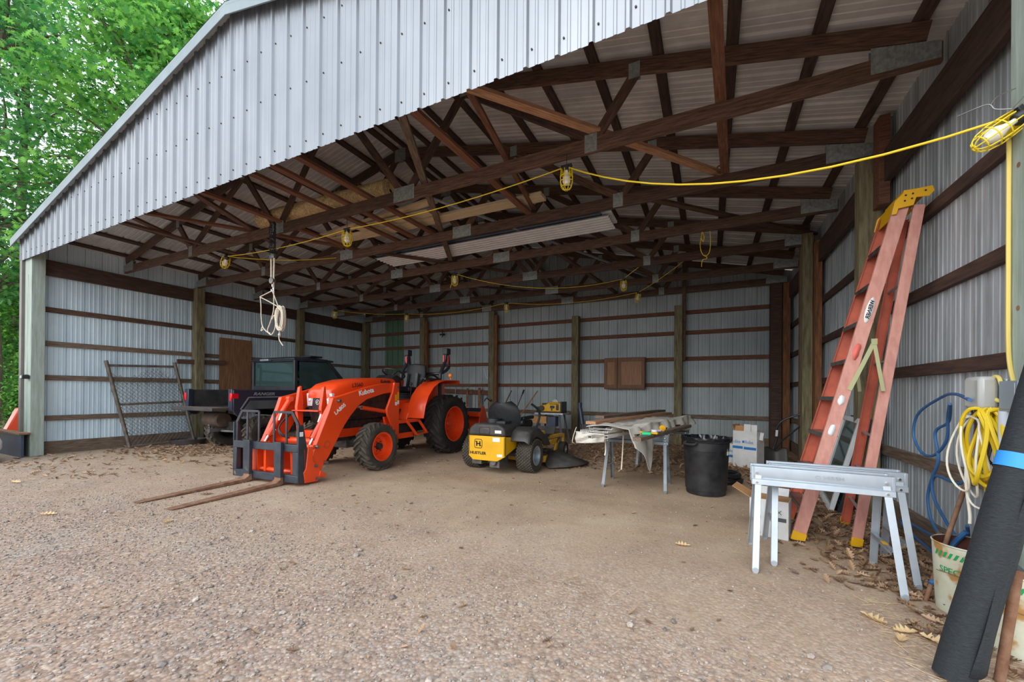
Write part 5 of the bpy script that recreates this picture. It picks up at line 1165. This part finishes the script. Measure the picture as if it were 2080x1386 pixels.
LP = [((9.28, 1.14, 3.31), (0, 0, 0), 'caged bulb hanging at the middle, nearest one along the front truss'),
      ((6.20, 1.24, 3.27), (0, 0, 0), 'caged bulb hanging right of the chain hoist on the front truss'),
      ((3.62, 1.16, 3.25), (.2, .9, 0), 'caged bulb tilted sideways left of the chain hoist'),
      ((6.28, 3.55, 3.31), (0, 0, 0), 'caged bulb below the left end of the white metal sheets'),
      ((9.05, 5.05, 3.29), (.2, 0, 0), 'caged bulb above the oak cabinet fronts, left one of two'),
      ((9.14, 6.25, 3.31), (0, .2, 0), 'caged bulb above the oak cabinet fronts, right one of two'),
      ((6.05, 6.02, 3.31), (0, 0, 0), 'small caged bulb above the tractor roll bar near the back wall'),
      ((1.45, 4.92, 3.30), (0, .2, 0), 'small caged bulb above the utility vehicle near the left wall'),
      ((2.85, 6.10, 3.31), (0, 0, 0), 'small caged bulb near the green wall sheet at the back'),
      ((11.79, .09, 2.40), (.25, .95, .25), 'large caged bulb at the top of the right corner post')]
lp = make_lamp()
for i, (p, r_, lab) in enumerate(LP):
    o = lp if i == 0 else copytree(lp)
    o.location = p; o.rotation_euler = r_; o['label'] = lab; o.scale = (1.2, 1.2, 1.2) if i < 9 else (1, 1, 1)
    if p[2] > 3: tagp(obj('hanger_wire', MB().cyl((0, 0, .02), (0, 0, (3.45 - p[2]) / 1.2), .0025, n=5), 'ink', o))
def sag(a, b, s, n=12):
    a, b = Vector(a), Vector(b); return [a.lerp(b, i / n) - Vector((0, 0, 4 * s * (i / n) * (1 - i / n))) for i in range(n + 1)]
t = thing('light_string_cable', 'long yellow cable sagging between the caged bulbs under the trusses', 'cable', (0, 0, 0))
for i, (a, b, s, r_) in enumerate(((LP[9][0], LP[0][0], .24, .0065), (LP[0][0], LP[1][0], .06, .0055), (LP[1][0], LP[2][0], .05, .0055), (LP[3][0], LP[4][0], .22, .005), (LP[4][0], (9.5, 4.88, 3.52), .0, .006), (LP[5][0], (10.2, 4.9, 3.5), .03, .006), (LP[6][0], LP[8][0], .1, .005), (LP[2][0], (4.55, 2.44, 3.5), .05, .006), (LP[3][0], (6.1, 3.66, 3.1), .0, .006), (LP[6][0], LP[5][0], .12, .005), (LP[8][0], LP[7][0], .05, .005))):
    a2 = Vector(a) + Vector((0, 0, .015)); b2 = Vector(b) + Vector((0, 0, .015))
    obj('cable_span', MB().tube(sag(a2, b2, s), r_, n=8), 'ycord', t)
tagp(obj('looped_cord', MB().tube(smoothpath([(10.42, 3.68, 3.60), (10.42, 3.67, 3.42), (10.40, 3.67, 3.3), (10.41, 3.67, 3.18), (10.46, 3.67, 3.10), (10.52, 3.67, 3.15), (10.53, 3.67, 3.35), (10.51, 3.68, 3.6)], 5), .006, n=6).tube(smoothpath([(10.46, 3.66, 3.11), (10.49, 3.66, 3.06), (10.43, 3.66, 3.04), (10.42, 3.66, 2.95)], 4), .006, n=6).tube(smoothpath([(10.42, 3.665, 3.45), (10.45, 3.66, 3.38), (10.44, 3.66, 3.30), (10.41, 3.66, 3.36)], 4), .006, n=6), 'ycord'), 'looped yellow cord tied in a knot hanging from the third truss', 'cord')
t = thing('wire_hook', 'loose silver wire ends above the large caged bulb on the right post', 'wire', (11.76, .08, 2.44))
obj('wire', MB().tube(smoothpath([(0, 0, 0), (-.04, .03, .03), (-.06, .05, .07), (-.13, .12, .08)], 5), .0025, n=5).tube(smoothpath([(-.05, .05, .06), (-.03, .04, .09), (.02, .02, .10)], 5), .0025, n=5).tube(smoothpath([(0, 0, 0), (.04, -.03, .06), (.07, -.04, .18), (.12, -.1, .26)], 5), .002, n=5), 'steel', t)
tagp(obj('iron_ring', MB().tube([(10.63 + .045 * math.cos(a), 2.41, 3.63 + .05 * math.sin(a)) for a in [2 * PI * i / 20 for i in range(20)]], .010, n=7, closed=True), 'rust'), 'rusty ring on the second truss at the end of the long brown board', 'ring')

# ================================================================ hoist
t = thing('chain_hoist', 'black chain and white rope pulley hanging from the front truss left of centre', 'hoist', (4.87, 1.10, 3.44))
mb = MB()
for q in range(5):
    ox, oy = .03 * math.cos(q * 1.3), .025 * math.sin(q * 2.1)
    for i in range(13):
        z = .10 - i * .036; c_ = Vector((ox + .008 * math.sin(i + q), oy, z)); e_ = Vector((1, 0, 0)) if i % 2 else Vector((0, 1, 0))
        mb.tube([c_ + e_ * (.012 * math.cos(a)) + Vector((0, 0, .023 * math.sin(a))) for a in [2 * PI * j / 8 for j in range(8)]], .0045, n=5, closed=True)
obj('chain', mb, 'plastic', t)
obj('pulley_block', MB().bx(-.05, .05, -.02, .02, -.40, -.34).cyl((0, -.025, -.72), (0, .025, -.72), .045).cyl((0, -.025, -.37), (0, .025, -.37), .04), 'steel', t, bev=.004)
mb = MB()
for x in (-.042, -.028, .026, .04): mb.cyl((x, 0, -.36), (x * .8, 0, -.72), .008, n=7)
obj('rope_fall', mb, 'rope', t)
obj('hook', MB().tube(smoothpath([(0, 0, -.76), (0, 0, -.80), (.02, 0, -.83), (.015, 0, -.87), (-.015, 0, -.87), (-.02, 0, -.84)], 4), .008, n=7), 'chrome', t)
mb = MB()
for pts in ([(.03, 0, -.72), (.035, 0, -.95), (.03, 0, -1.15), (-.05, 0, -1.33), (-.10, .0, -1.42), (-.03, 0, -1.49), (.04, 0, -1.45), (.08, 0, -1.35), (.05, 0, -1.22), (.0, 0, -1.27)], [(0, 0, -.86), (-.28, 0, -.92)], [(-.28, 0, -.92), (-.26, 0, -1.05), (-.27, .01, -1.2), (-.22, 0, -1.35), (-.12, 0, -1.44), (-.03, .0, -1.47)], [(0, 0, -.86), (.14, 0, -1.10), (.18, 0, -1.12)], [(-.27, 0, -.93), (-.05, 0, -1.02), (.17, 0, -1.12)], [(.17, 0, -1.45), (.16, 0, -1.55), (.19, 0, -1.60), (.25, 0, -1.66)], [(-.22, 0, -1.36), (-.25, 0, -1.42), (-.20, 0, -1.40)]):
    mb.tube(smoothpath(pts, 6), .0075, n=7)
obj('rope_tail', mb, 'rope', t)
mb = MB(); rg = random.Random(2)
for k_ in range(9):
    a0 = rg.uniform(-.25, .25); w_, h_ = rg.uniform(.05, .085), rg.uniform(.14, .19); oy = rg.uniform(-.03, .03)
    mb.tube([(.19 + w_ * math.sin(a) + a0 * .12 * (-math.cos(a)), oy, -1.27 - h_ * -math.cos(a)) for a in [2 * PI * i / 20 for i in range(20)]], .0085, n=7, closed=True)
mb.tube(smoothpath([(.13, -.03, -1.13), (.17, .04, -1.15), (.24, .03, -1.15), (.25, -.03, -1.14)], 4), .009, n=7).sphere((.17, 0, -1.50), .02, 6)
obj('rope_coil', mb, 'rope', t)

# ================================================================ things stored in the rafters
def rollf(n=60, m=28, L=2.50, r_=.165, seed=1):
    rg = random.Random(seed); mb = MB()
    mb.grid(lambda u, v: (L * u, (r_ + .006 * math.sin(v * 40 + u * 30) + .005 * math.sin(u * 90 + v * 13)) * math.cos(2 * PI * v), (r_ + .006 * math.sin(v * 31 + u * 50)) * .82 * math.sin(2 * PI * v)), n, m)
    for e in (0, 1):
        for k_ in range(5): mb.tube([(L * e + (.002 + .001 * k_) * (1 if e else -1), (r_ - .01 - .028 * k_) * math.cos(a), .82 * (r_ - .01 - .028 * k_) * math.sin(a)) for a in [2 * PI * i / 20 for i in range(20)]], .014, n=5, closed=True)
    return mb
t = thing('straw_blanket_roll', 'long roll of tan straw matting lying over the rafters left of centre', 'straw roll', (4.22, 1.385, 3.79), R(2))
obj('roll', rollf(), 'straw', t)
mb = MB(); rg = random.Random(9)
for i in range(700):
    a = rg.uniform(0, 2 * PI); u = rg.uniform(0, 2.42) if i > 170 else rg.choice((rg.uniform(-.03, .03), 2.42 + rg.uniform(-.03, .03))); r0_ = .162
    p = Vector((u, r0_ * math.cos(a), r0_ * .82 * math.sin(a))); q = p + Vector((rg.uniform(-.07, .07), rg.uniform(-.04, .04) + .012 * math.cos(a), rg.uniform(-.04, .04) + .012 * math.sin(a)))
    mb.bar(p, q, .0016, .0016)
tagp(obj('loose_straw', mb, 'strawbits', t), kind='stuff')
def rboard(p, q, w_, h_, m_, lab, grp): return tagp(board('stored_board', p, q, w_, h_, m_), lab, 'board', grp)
G_ = 'pale boards stored over the trusses'
rboard((4.75, 2.20, 3.692), (8.58, 2.25, 3.692), .19, .045, 'wood_new', 'long pale board over the rafters reaching furthest right', G_)
rboard((5.55, 1.98, 3.687), (6.95, 2.0, 3.687), .15, .03, 'wood_new', 'short pale board beside the long one over the rafters, front left', G_)
rboard((4.6, 2.06, 3.735), (7.15, 1.84, 3.745), .14, .03, 'wood_new', 'pale board lying slanted on top of the front stored boards', G_)
t = thing('metal_roof_sheets', 'stack of white and dark blue ribbed metal sheets stored over the rear rafters', 'metal sheets', (4.75, 3.10, 3.664), R(0))
for i, (y0, y1, m_, z, xe) in enumerate(((0, .50, 'roofm', .004, 4.46), (-.05, .42, 'blued', .045, 4.36), (.02, .46, 'white', .075, 4.50))):
    pr = [(y0 + (y1 - y0) * j / 24, (0, .016, .016, 0)[j % 4]) for j in range(25)]; mb = MB().add([(x, u, z + h * 1.7) for u, h in pr for x in (.05 * i, xe)], [(2 * j, 2 * j + 2, 2 * j + 3, 2 * j + 1) for j in range(len(pr) - 1)])
    obj('sheet', mb, ('white', 'blued', 'white')[i], t, smooth=False, solid=.002)
tagp(obj('steel_rod', MB().cyl((7.1, 1.55, 3.72), (9.4, 6.8, 3.72), .02, n=10), 'galv'), 'grey metal pipe stored lengthwise above the trusses', 'pipe')

# ================================================================ back wall things
t = thing('cabinet_fronts', 'pair of brown oak cabinet doors hung on the back wall', 'cabinet', (8.20, 7.28, 1.25))
def panel_door(x0, x1, z0, z1, y0):
    d = obj('door', MB().bx(x0, x1, y0, y0 + .02, z0, z0 + .08).bx(x0, x1, y0, y0 + .02, z1 - .08, z1).bx(x0, x0 + .07, y0, y0 + .02, z0 + .08, z1 - .08).bx(x1 - .07, x1, y0, y0 + .02, z0 + .08, z1 - .08), 'cabm', t, bev=.004)
    obj('door_panel', MB().bx(x0 + .06, x1 - .06, y0 + .010, y0 + .018, z0 + .07, z1 - .07), 'cabl', d)
obj('carcass', MB().bx(-.02, .95, -.12, -.022, 0, .76), 'cabm', t, bev=.006)
panel_door(-.02, .30, .02, .74, -.145); panel_door(.32, .94, .02, .74, -.145)
for i, (x0, z1, x1, z0, m_, lab) in enumerate(((5.60, 1.20, 5.30, .02, 'wood_grey', 'brown tool handle leaning on the back wall, left of three'), (5.98, 1.22, 5.75, .02, 'steel', 'tool handle with black grip leaning on the back wall, middle of three'), (6.38, 1.20, 5.85, .02, 'wood_tan', 'long tan tool handle leaning on the back wall, right of three'))):
    t = thing('garden_tool', lab, 'garden tool', (0, 0, 0), group='long handled tools leaning on the back wall')
    obj('handle', MB().cyl((x0, 7.2, z1), (x1, 6.75, z0 + .2), .016, n=10), m_, t); obj('head', MB().grid(lambda u, v, x1=x1: (x1 - .11 + .22 * u, 6.75 - .1 * v + .03 * (2 * u - 1) ** 2, .22 * (1 - v) + .01), 6, 5), 'steel', t, solid=.006)
    if i == 1: obj('grip', MB().cyl((5.98, 7.2, 1.22), (5.955, 7.16, 1.12), .022, n=10), 'plastic', t)
tagp(board('tool_rail', (3.0, 7.255, 1.19), (4.95, 7.255, 1.13), .03, .13, 'wood_red'), 'short reddish board on the back wall holding hitch parts, behind the tractor wheel', 'rail')
for i, (x, z0, z1, w_, lab) in enumerate(((3.75, .95, 1.24, .03, 'silver chain hanging on the back wall rail behind the tractor tyre'), (4.15, .72, 1.24, .07, 'rusty flat bar hanging from the back wall rail, left one'), (4.32, .62, 1.22, .05, 'dark chain hanging between the two rusty flat bars'), (4.56, .66, 1.26, .09, 'rusty flat bar hanging from the back wall rail, right one'))):
    if i in (0, 2):
        mb = MB()
        for k_ in range(int((z1 - z0) / .03)):
            c_ = Vector((x, 7.20, z1 - k_ * .03)); e_ = Vector((1, 0, 0)) if k_ % 2 else Vector((0, 1, 0)); mb.tube([c_ + e_ * (.013 * math.cos(a)) + Vector((0, 0, .021 * math.sin(a))) for a in [2 * PI * j / 8 for j in range(8)]], .005, n=5, closed=True)
        tagp(obj('chain', mb, 'galv' if i == 0 else 'rust'), lab, 'chain', 'chains and bars on the back wall rail')
    else:
        tagp(obj('hitch_bar', MB().bx(x - w_ / 2, x + w_ / 2, 7.205, 7.222, z0, z1).bx(x - w_ / 4, x + w_ / 4, 7.19, 7.24, z1 - .04, z1 + .02), 'rust', bev=.006), lab, 'bar', 'chains and bars on the back wall rail')
for i, (x, y, z, lab) in enumerate(((4.90, 7.06, 1.62, 'white wire hanging on the back post behind the mower seat'), (2.45, 7.06, 1.60, 'white wire hanging on the back post behind the tractor seat'))):
    tagp(obj('hanging_wire', MB().tube([(x - .10, y, z + .20), (x - .03, y - .01, z - .03), (x + .02, y, z - .1)], .006, n=5).tube([(x + .02, y, z - .1), (x + .015, y, z + .15)], .006, n=5), 'paper'), lab, 'wire', 'white wires on the back posts')
tagp(obj('wall_hook', MB().tube(smoothpath([(3.22, 7.25, 3.02), (3.24, 7.22, 2.92), (3.30, 7.18, 2.86), (3.26, 7.16, 2.78)], 5), .012, n=6).bx(3.15, 3.3, 7.2, 7.25, 2.86, 2.9), 'ink'), 'small black hook high on the back wall above the roll bar', 'hook')
t = thing('hanging_clamp', 'black curved clamp hanging on the back post left of the mower seat', 'clamp', (4.95, 7.05, .95)); obj('clamp', MB().tube(smoothpath([(-.12, 0, -.05), (-.06, 0, .03), (0, 0, .0), (.08, 0, -.05), (.1, 0, -.0)], 5), .014, n=7).cyl((-.03, 0, .0), (-.03, 0, .1), .01), 'plastic', t)
# tool stand with yellow power tool behind the mower
t = thing('tool_stand', 'grey metal stand behind the mower holding the yellow power tool', 'stand', (7.30, 5.95, 0))
obj('top', MB().bx(-.36, .32, -.22, .22, .66, .70), 'galv', t, bev=.006)
for sx in (-1, 1):
    for sy in (-1, 1): obj('leg', MB().bar((.22 * sx, .15 * sy, .66), (.32 * sx, .26 * sy, 0), .04, .03), 'sawhd', t)
obj('shelf', MB().bx(-.4, -.05, -.26, .2, .46, .62), 'brownc', t, bev=.006); obj('crate', MB().bx(-.04, .16, -.25, -.05, .40, .62), 'blued', t, bev=.008)
t = thing('power_tool', 'yellow and black portable power tool with clear guard on the grey stand', 'power tool', (7.30, 5.95, .70))
obj('body', MB().prism([(-.30, .02), (.24, .02), (.26, .22), (-.02, .24), (-.12, .18), (-.28, .16)], 'y', -.16, .14), 'yellow', t, bev=.02)
obj('base', MB().bx(-.33, .28, -.19, .17, 0, .025).bx(-.33, -.22, -.17, -.1, .02, .13).bx(.24, .28, -.18, .16, 0, .25), 'plastic', t, bev=.008)
obj('motor', MB().cyl((-.20, -.20, .10), (-.20, -.12, .10), .06).bx(.0, .10, -.175, -.15, .10, .16).bx(.14, .2, -.175, -.15, .06, .18).bx(-.22, -.08, -.12, .1, .17, .21), 'plastic', t, bev=.006)
obj('guard', MB().lathe([(.07, -.02), (.08, -.02), (.08, .02), (.07, .02)], (.06, 0, .22), 'y', 20, 0, PI).lathe([(.001, 0), (.075, 0)], (.06, 0, .22), 'y', 20, 0, PI), 'clear', t)
obj('vent', MB().bx(-.02, .20, -.163, -.16, .19, .205).bx(.02, .05, -.163, -.16, .05, .09), 'ink', t)
t = thing('floor_jack_handle', 'blue and grey tool handle leaning beside the yellow power tool stand', 'tool handle', (7.95, 6.0, 0)); obj('handle', MB().cyl((.10, 0, .05), (-.05, .1, .92), .02), 'wood_grey', t); obj('head', MB().cyl((-.06, .1, .80), (-.06, .1, .93), .05).cyl((.02, .05, .45), (-.05, .1, .8), .05), 'blued', t)

# ================================================================ left wall things
t = thing('chain_link_gate', 'rusty pipe gate panel with chain link mesh leaning on the left wall', 'gate', (0, 0, 0))
g0, g1, g2, g3 = Vector((.36, 1.20, .02)), Vector((.36, 2.25, .06)), Vector((.06, .95, 1.66)), Vector((.06, 2.02, 1.70))
for a, b in ((g0, g2), (g1, g3)): obj('gate_post', MB().cyl(a, b + Vector((0, 0, .04)), .030).cyl(a.lerp(b, .3), a.lerp(b, .33), .034).cyl(a.lerp(b, .66), a.lerp(b, .69), .034), 'gatep', t)
obj('cross_rail', MB().cyl(g0 + (g2 - g0) * .01, g1 + (g3 - g1) * .01, .026), 'gatep', t)
for f_ in (.51, .97): obj('cross_rail', MB().cyl(g0.lerp(g2, f_), g1.lerp(g3, f_), .022), 'gatep', t)
mb = MB(); nd = 15
def gp(u, v): return g0.lerp(g1, u).lerp(g2.lerp(g3, u), v) + Vector((.02, 0, 0))
for i in range(-nd, nd):
    for s in (-1, 1):
        pts = []
        for k_ in range(2 * 24 + 1):
            v = k_ / 48; u = (i + (v * 20) * s * 1.0 + (nd if s < 0 else 0)) / nd
            top = .90 - .05 * math.sin(u * 7) 
            if 0 <= u <= 1 and v <= top: pts.append(gp(u, v) + Vector((.004 * math.sin(k_ * 2.2), 0, 0)))
        if len(pts) > 1: mb.tube(pts, .0032, n=4, caps=False)
obj('chain_link_mesh', mb, 'gatep', t)
t = thing('feed_pan', 'shallow round black rubber pan on the ground by the gate', 'pan', (.52, 2.07, 0), 0)
obj('pan', MB().lathe([(.001, .012), (.25, .012), (.275, .0), (.30, .10), (.312, .10), (.312, .11), (.295, .11), (.268, .02), (.001, .02)], n=40), 'dplastic', t)
tagp(obj('plywood_sheet', MB().bx(.045, .06, 2.88, 3.60, 1.16, 2.40).xf(Matrix.Translation((0, 0, 0))), 'ply', bev=.002), 'brown plywood sheet fixed upright on the left wall behind the cargo bed', 'plywood sheet')
tagp(board('scrap_board', (.10, 2.05, 1.765), (.10, 2.98, 1.80), .04, .10, 'wood'), 'short reddish brown board level with the gate top, left of the plywood', 'board')
t = thing('flood_light', 'small black flood light on the left corner post', 'flood light', (.115, -.002, 1.35)); obj('housing', MB().bx(-.045, .055, -.09, -.01, -.035, .035), 'plastic', t, bev=.008); obj('lens', MB().bx(-.035, .045, -.094, -.089, -.025, .02), 'clear', t); obj('mount', MB().bx(-.08, -.045, -.03, 0, -.03, .04), 'plastic', t, bev=.004)
t = thing('retaining_panel', 'low dark blue panel with rusty top edge at the foot of the left corner post', 'panel', (0, 0, 0))
obj('panel', MB().bx(-2.6, .2, -.10, -.07, 0, .38), 'blued', t); obj('top_edge', MB().bx(-2.6, .22, -.13, .0, .38, .41), 'rust', t, bev=.003)
t = thing('orange_implement', 'orange metal guard standing in the woods beyond the left corner post', 'machine part', (-2.4, .55, 0)); obj('guard', MB().prism([(-.35, .10), (.35, .10), (.30, .75), (-.12, .75)], 'x', -.12, .12), 'orange', t, bev=.02); obj('skid', MB().bx(-.1, .1, -.35, .35, 0, .10), 'black', t, bev=.01)
t = thing('white_vehicle', 'white rounded vehicle bumper poking in at the left edge of the photo', 'vehicle', (-1.2, -1.4, 0))
obj('body', MB().bx(-2.2, 1.3, -.85, .55, .30, 1.15).bx(-1.6, .7, -.75, .45, 1.15, 1.75), 'white', t, bev=.15)
obj('bumper', MB().bx(.9, 1.86, -.95, 1.04, .10, .45), 'white', t, bev=.13)
for q in (-.85, .55):
    obj('wheel', MB().cyl((.7, q - .1, .3), (.7, q + .1, .3), .3), 'plastic', t, bev=.02); obj('wheel', MB().cyl((-1.5, q - .1, .3), (-1.5, q + .1, .3), .3), 'plastic', t, bev=.02)

# ================================================================ trees beyond the left wall
OAK = [(-.5, 0), (-.30, .05), (-.36, .22), (-.16, .10), (-.12, .38), (.02, .12), (.14, .36), (.20, .10), (.34, .18), (.5, 0), (.34, -.18), (.20, -.10), (.14, -.36), (.02, -.12), (-.12, -.38), (-.16, -.10), (-.36, -.22), (-.30, -.05)]
def foliage(name, parent, m_, centers, n, smin, smax, seed, rad):
    rg = np.random.default_rng(seed); C_ = np.array(centers); idx = rg.integers(0, len(C_), n)
    P = C_[idx] + rg.normal(0, 1, (n, 3)) * np.array([rad, rad, rad * .45])
    sc = rg.uniform(smin, smax, n); az = rg.uniform(0, 2 * PI, n); tl = rg.normal(.5, .45, n); rl = rg.normal(0, .5, n)
    shp = np.array([(x, y, -.25 * x * x - .3 * y * y) for x, y in OAK]); k_ = len(shp)
    V = shp[None] * sc[:, None, None]
    def rot(V, ang, i, j):
        c, s = np.cos(ang)[:, None], np.sin(ang)[:, None]; A, B = V[:, :, i].copy(), V[:, :, j].copy(); V[:, :, i] = A * c - B * s; V[:, :, j] = A * s + B * c
    rot(V, rl, 1, 2); rot(V, tl, 0, 2); rot(V, az, 0, 1); V += P[:, None, :]
    me = bpy.data.meshes.new(name); me.vertices.add(n * k_); me.vertices.foreach_set('co', V.reshape(-1)); me.loops.add(n * k_); me.loops.foreach_set('vertex_index', np.arange(n * k_, dtype=np.int32)); me.polygons.add(n); me.polygons.foreach_set('loop_start', np.arange(n, dtype=np.int32) * k_); me.update(calc_edges=True)
    me.materials.append(MT[m_]); o = bpy.data.objects.new(name, me); COL.objects.link(o); o.parent = parent; return o
def tree(x, y, h, tr_, label, seed, crown, n, m_='leaf', smin=.12, smax=.24, lo=2.0, trunk=True, name='oak_tree'):
    rg = random.Random(seed); t = thing(name, label, 'tree', (x, y, 0), group='trees beyond the left wall')
    mb = MB(); path = [(0, 0, 0)]; 
    for i in range(1, 9): path.append((path[-1][0] + rg.uniform(-.12, .12), path[-1][1] + rg.uniform(-.12, .12), h * i / 8))
    mb.tube(smoothpath(path, 3), [tr_ * (1 - .85 * i / 24) for i in range(25)], n=12)
    cs = []
    for i in range(int(34 * crown[0] * crown[0] / 9) + 20):
        z = rg.uniform(lo, h); a = rg.uniform(0, 2 * PI); f_ = math.sin(PI * min(1, max(.12, (z - lo) / (h - lo) * .86 + .12))); L_ = crown[0] * f_ * rg.uniform(.55, 1)
        zt = z + rg.uniform(-.3, .5); k_ = min(7, int(z / h * 8)); b0 = Vector(path[k_]); b0.z = z * .9; e = Vector((b0.x + L_ * math.cos(a), b0.y + L_ * math.sin(a), zt))
        mid = b0.lerp(e, .5) + Vector((rg.uniform(-.2, .2), rg.uniform(-.2, .2), .3))
        mb.tube(smoothpath([b0, mid, e], 4), [.05 * tr_ / .2 * (1 - .8 * j / 8) + .004 for j in range(9)], n=5)
        for q in (.35, .6, .8, 1.0):
            c = b0.lerp(mid, q * 2) if q < .5 else mid.lerp(e, q * 2 - 1)
            cs.append((c.x + rg.uniform(-.5, .5), c.y + rg.uniform(-.5, .5), c.z + rg.uniform(-.4, .3)))
            if q > .7: cs.append((c.x + rg.uniform(-.7, .7), c.y + rg.uniform(-.7, .7), c.z + rg.uniform(-.6, .3)))
    obj('trunk', mb, 'bark', t); foliage('foliage', t, m_, cs, n, smin, smax, seed, .42)
    return t
tree(-4.2, 3.2, 13, .16, 'tall oak closest to the left wall with drooping leaf sprays above the rake', 11, (3.4,), 24000, 'leaf', lo=3.6)
tree(-8.0, 1.2, 15, .20, 'light barked tree at the far left edge with sky showing around it', 12, (3.2,), 10000, 'leaf2', lo=4.0)
tree(-7.0, 6.8, 16, .22, 'big oak behind the gable rake, right of the closest oak', 13, (4.2,), 22000, 'leaf', lo=4.0)
tree(-12.0, 2.5, 16, .22, 'dark trunked tree low at the far left behind the corner post', 14, (3.8,), 15000, 'leaf2', lo=1.0)
tree(-1.5, 11.5, 17, .22, 'tree rising behind the roof peak at upper left', 15, (4.2,), 12000, 'leaf', lo=4.5)
tree(-13.5, 8.0, 15, .25, 'distant tree filling the gap between the two front trunks', 16, (4.5,), 10000, 'leaf2', lo=1.2, smin=.2, smax=.34)
tree(-15.0, .2, 15, .2, 'distant tree at the extreme left edge', 17, (3.8,), 9000, 'leaf2', lo=1.0, smin=.2, smax=.34)
t = tree(-9.5, 2.9, 2.6, .04, 'low bright green shrub at the foot of the trees left of the corner post', 18, (2.0,), 4000, 'leaf', lo=.3, smin=.06, smax=.12, name='shrub'); t['category'] = 'shrub'
t = tree(-6.5, 2.1, 1.7, .03, 'small undergrowth bush just beyond the orange machine guard', 19, (1.2,), 2500, 'leaf', lo=.2, smin=.05, smax=.11, name='shrub'); t['category'] = 'shrub'
t = tree(-10.2, 2.0, 5.0, .05, 'tall bright green undergrowth filling the gap left of the corner post', 20, (2.1,), 12000, 'leaf', lo=.1, smin=.09, smax=.17, name='shrub'); t['category'] = 'shrub'
t = tree(-17.0, 3.0, 6.0, .06, 'distant green thicket behind the trunks at the far left', 21, (3.4,), 9000, 'leaf2', lo=.1, smin=.16, smax=.3, name='shrub'); t['category'] = 'shrub'
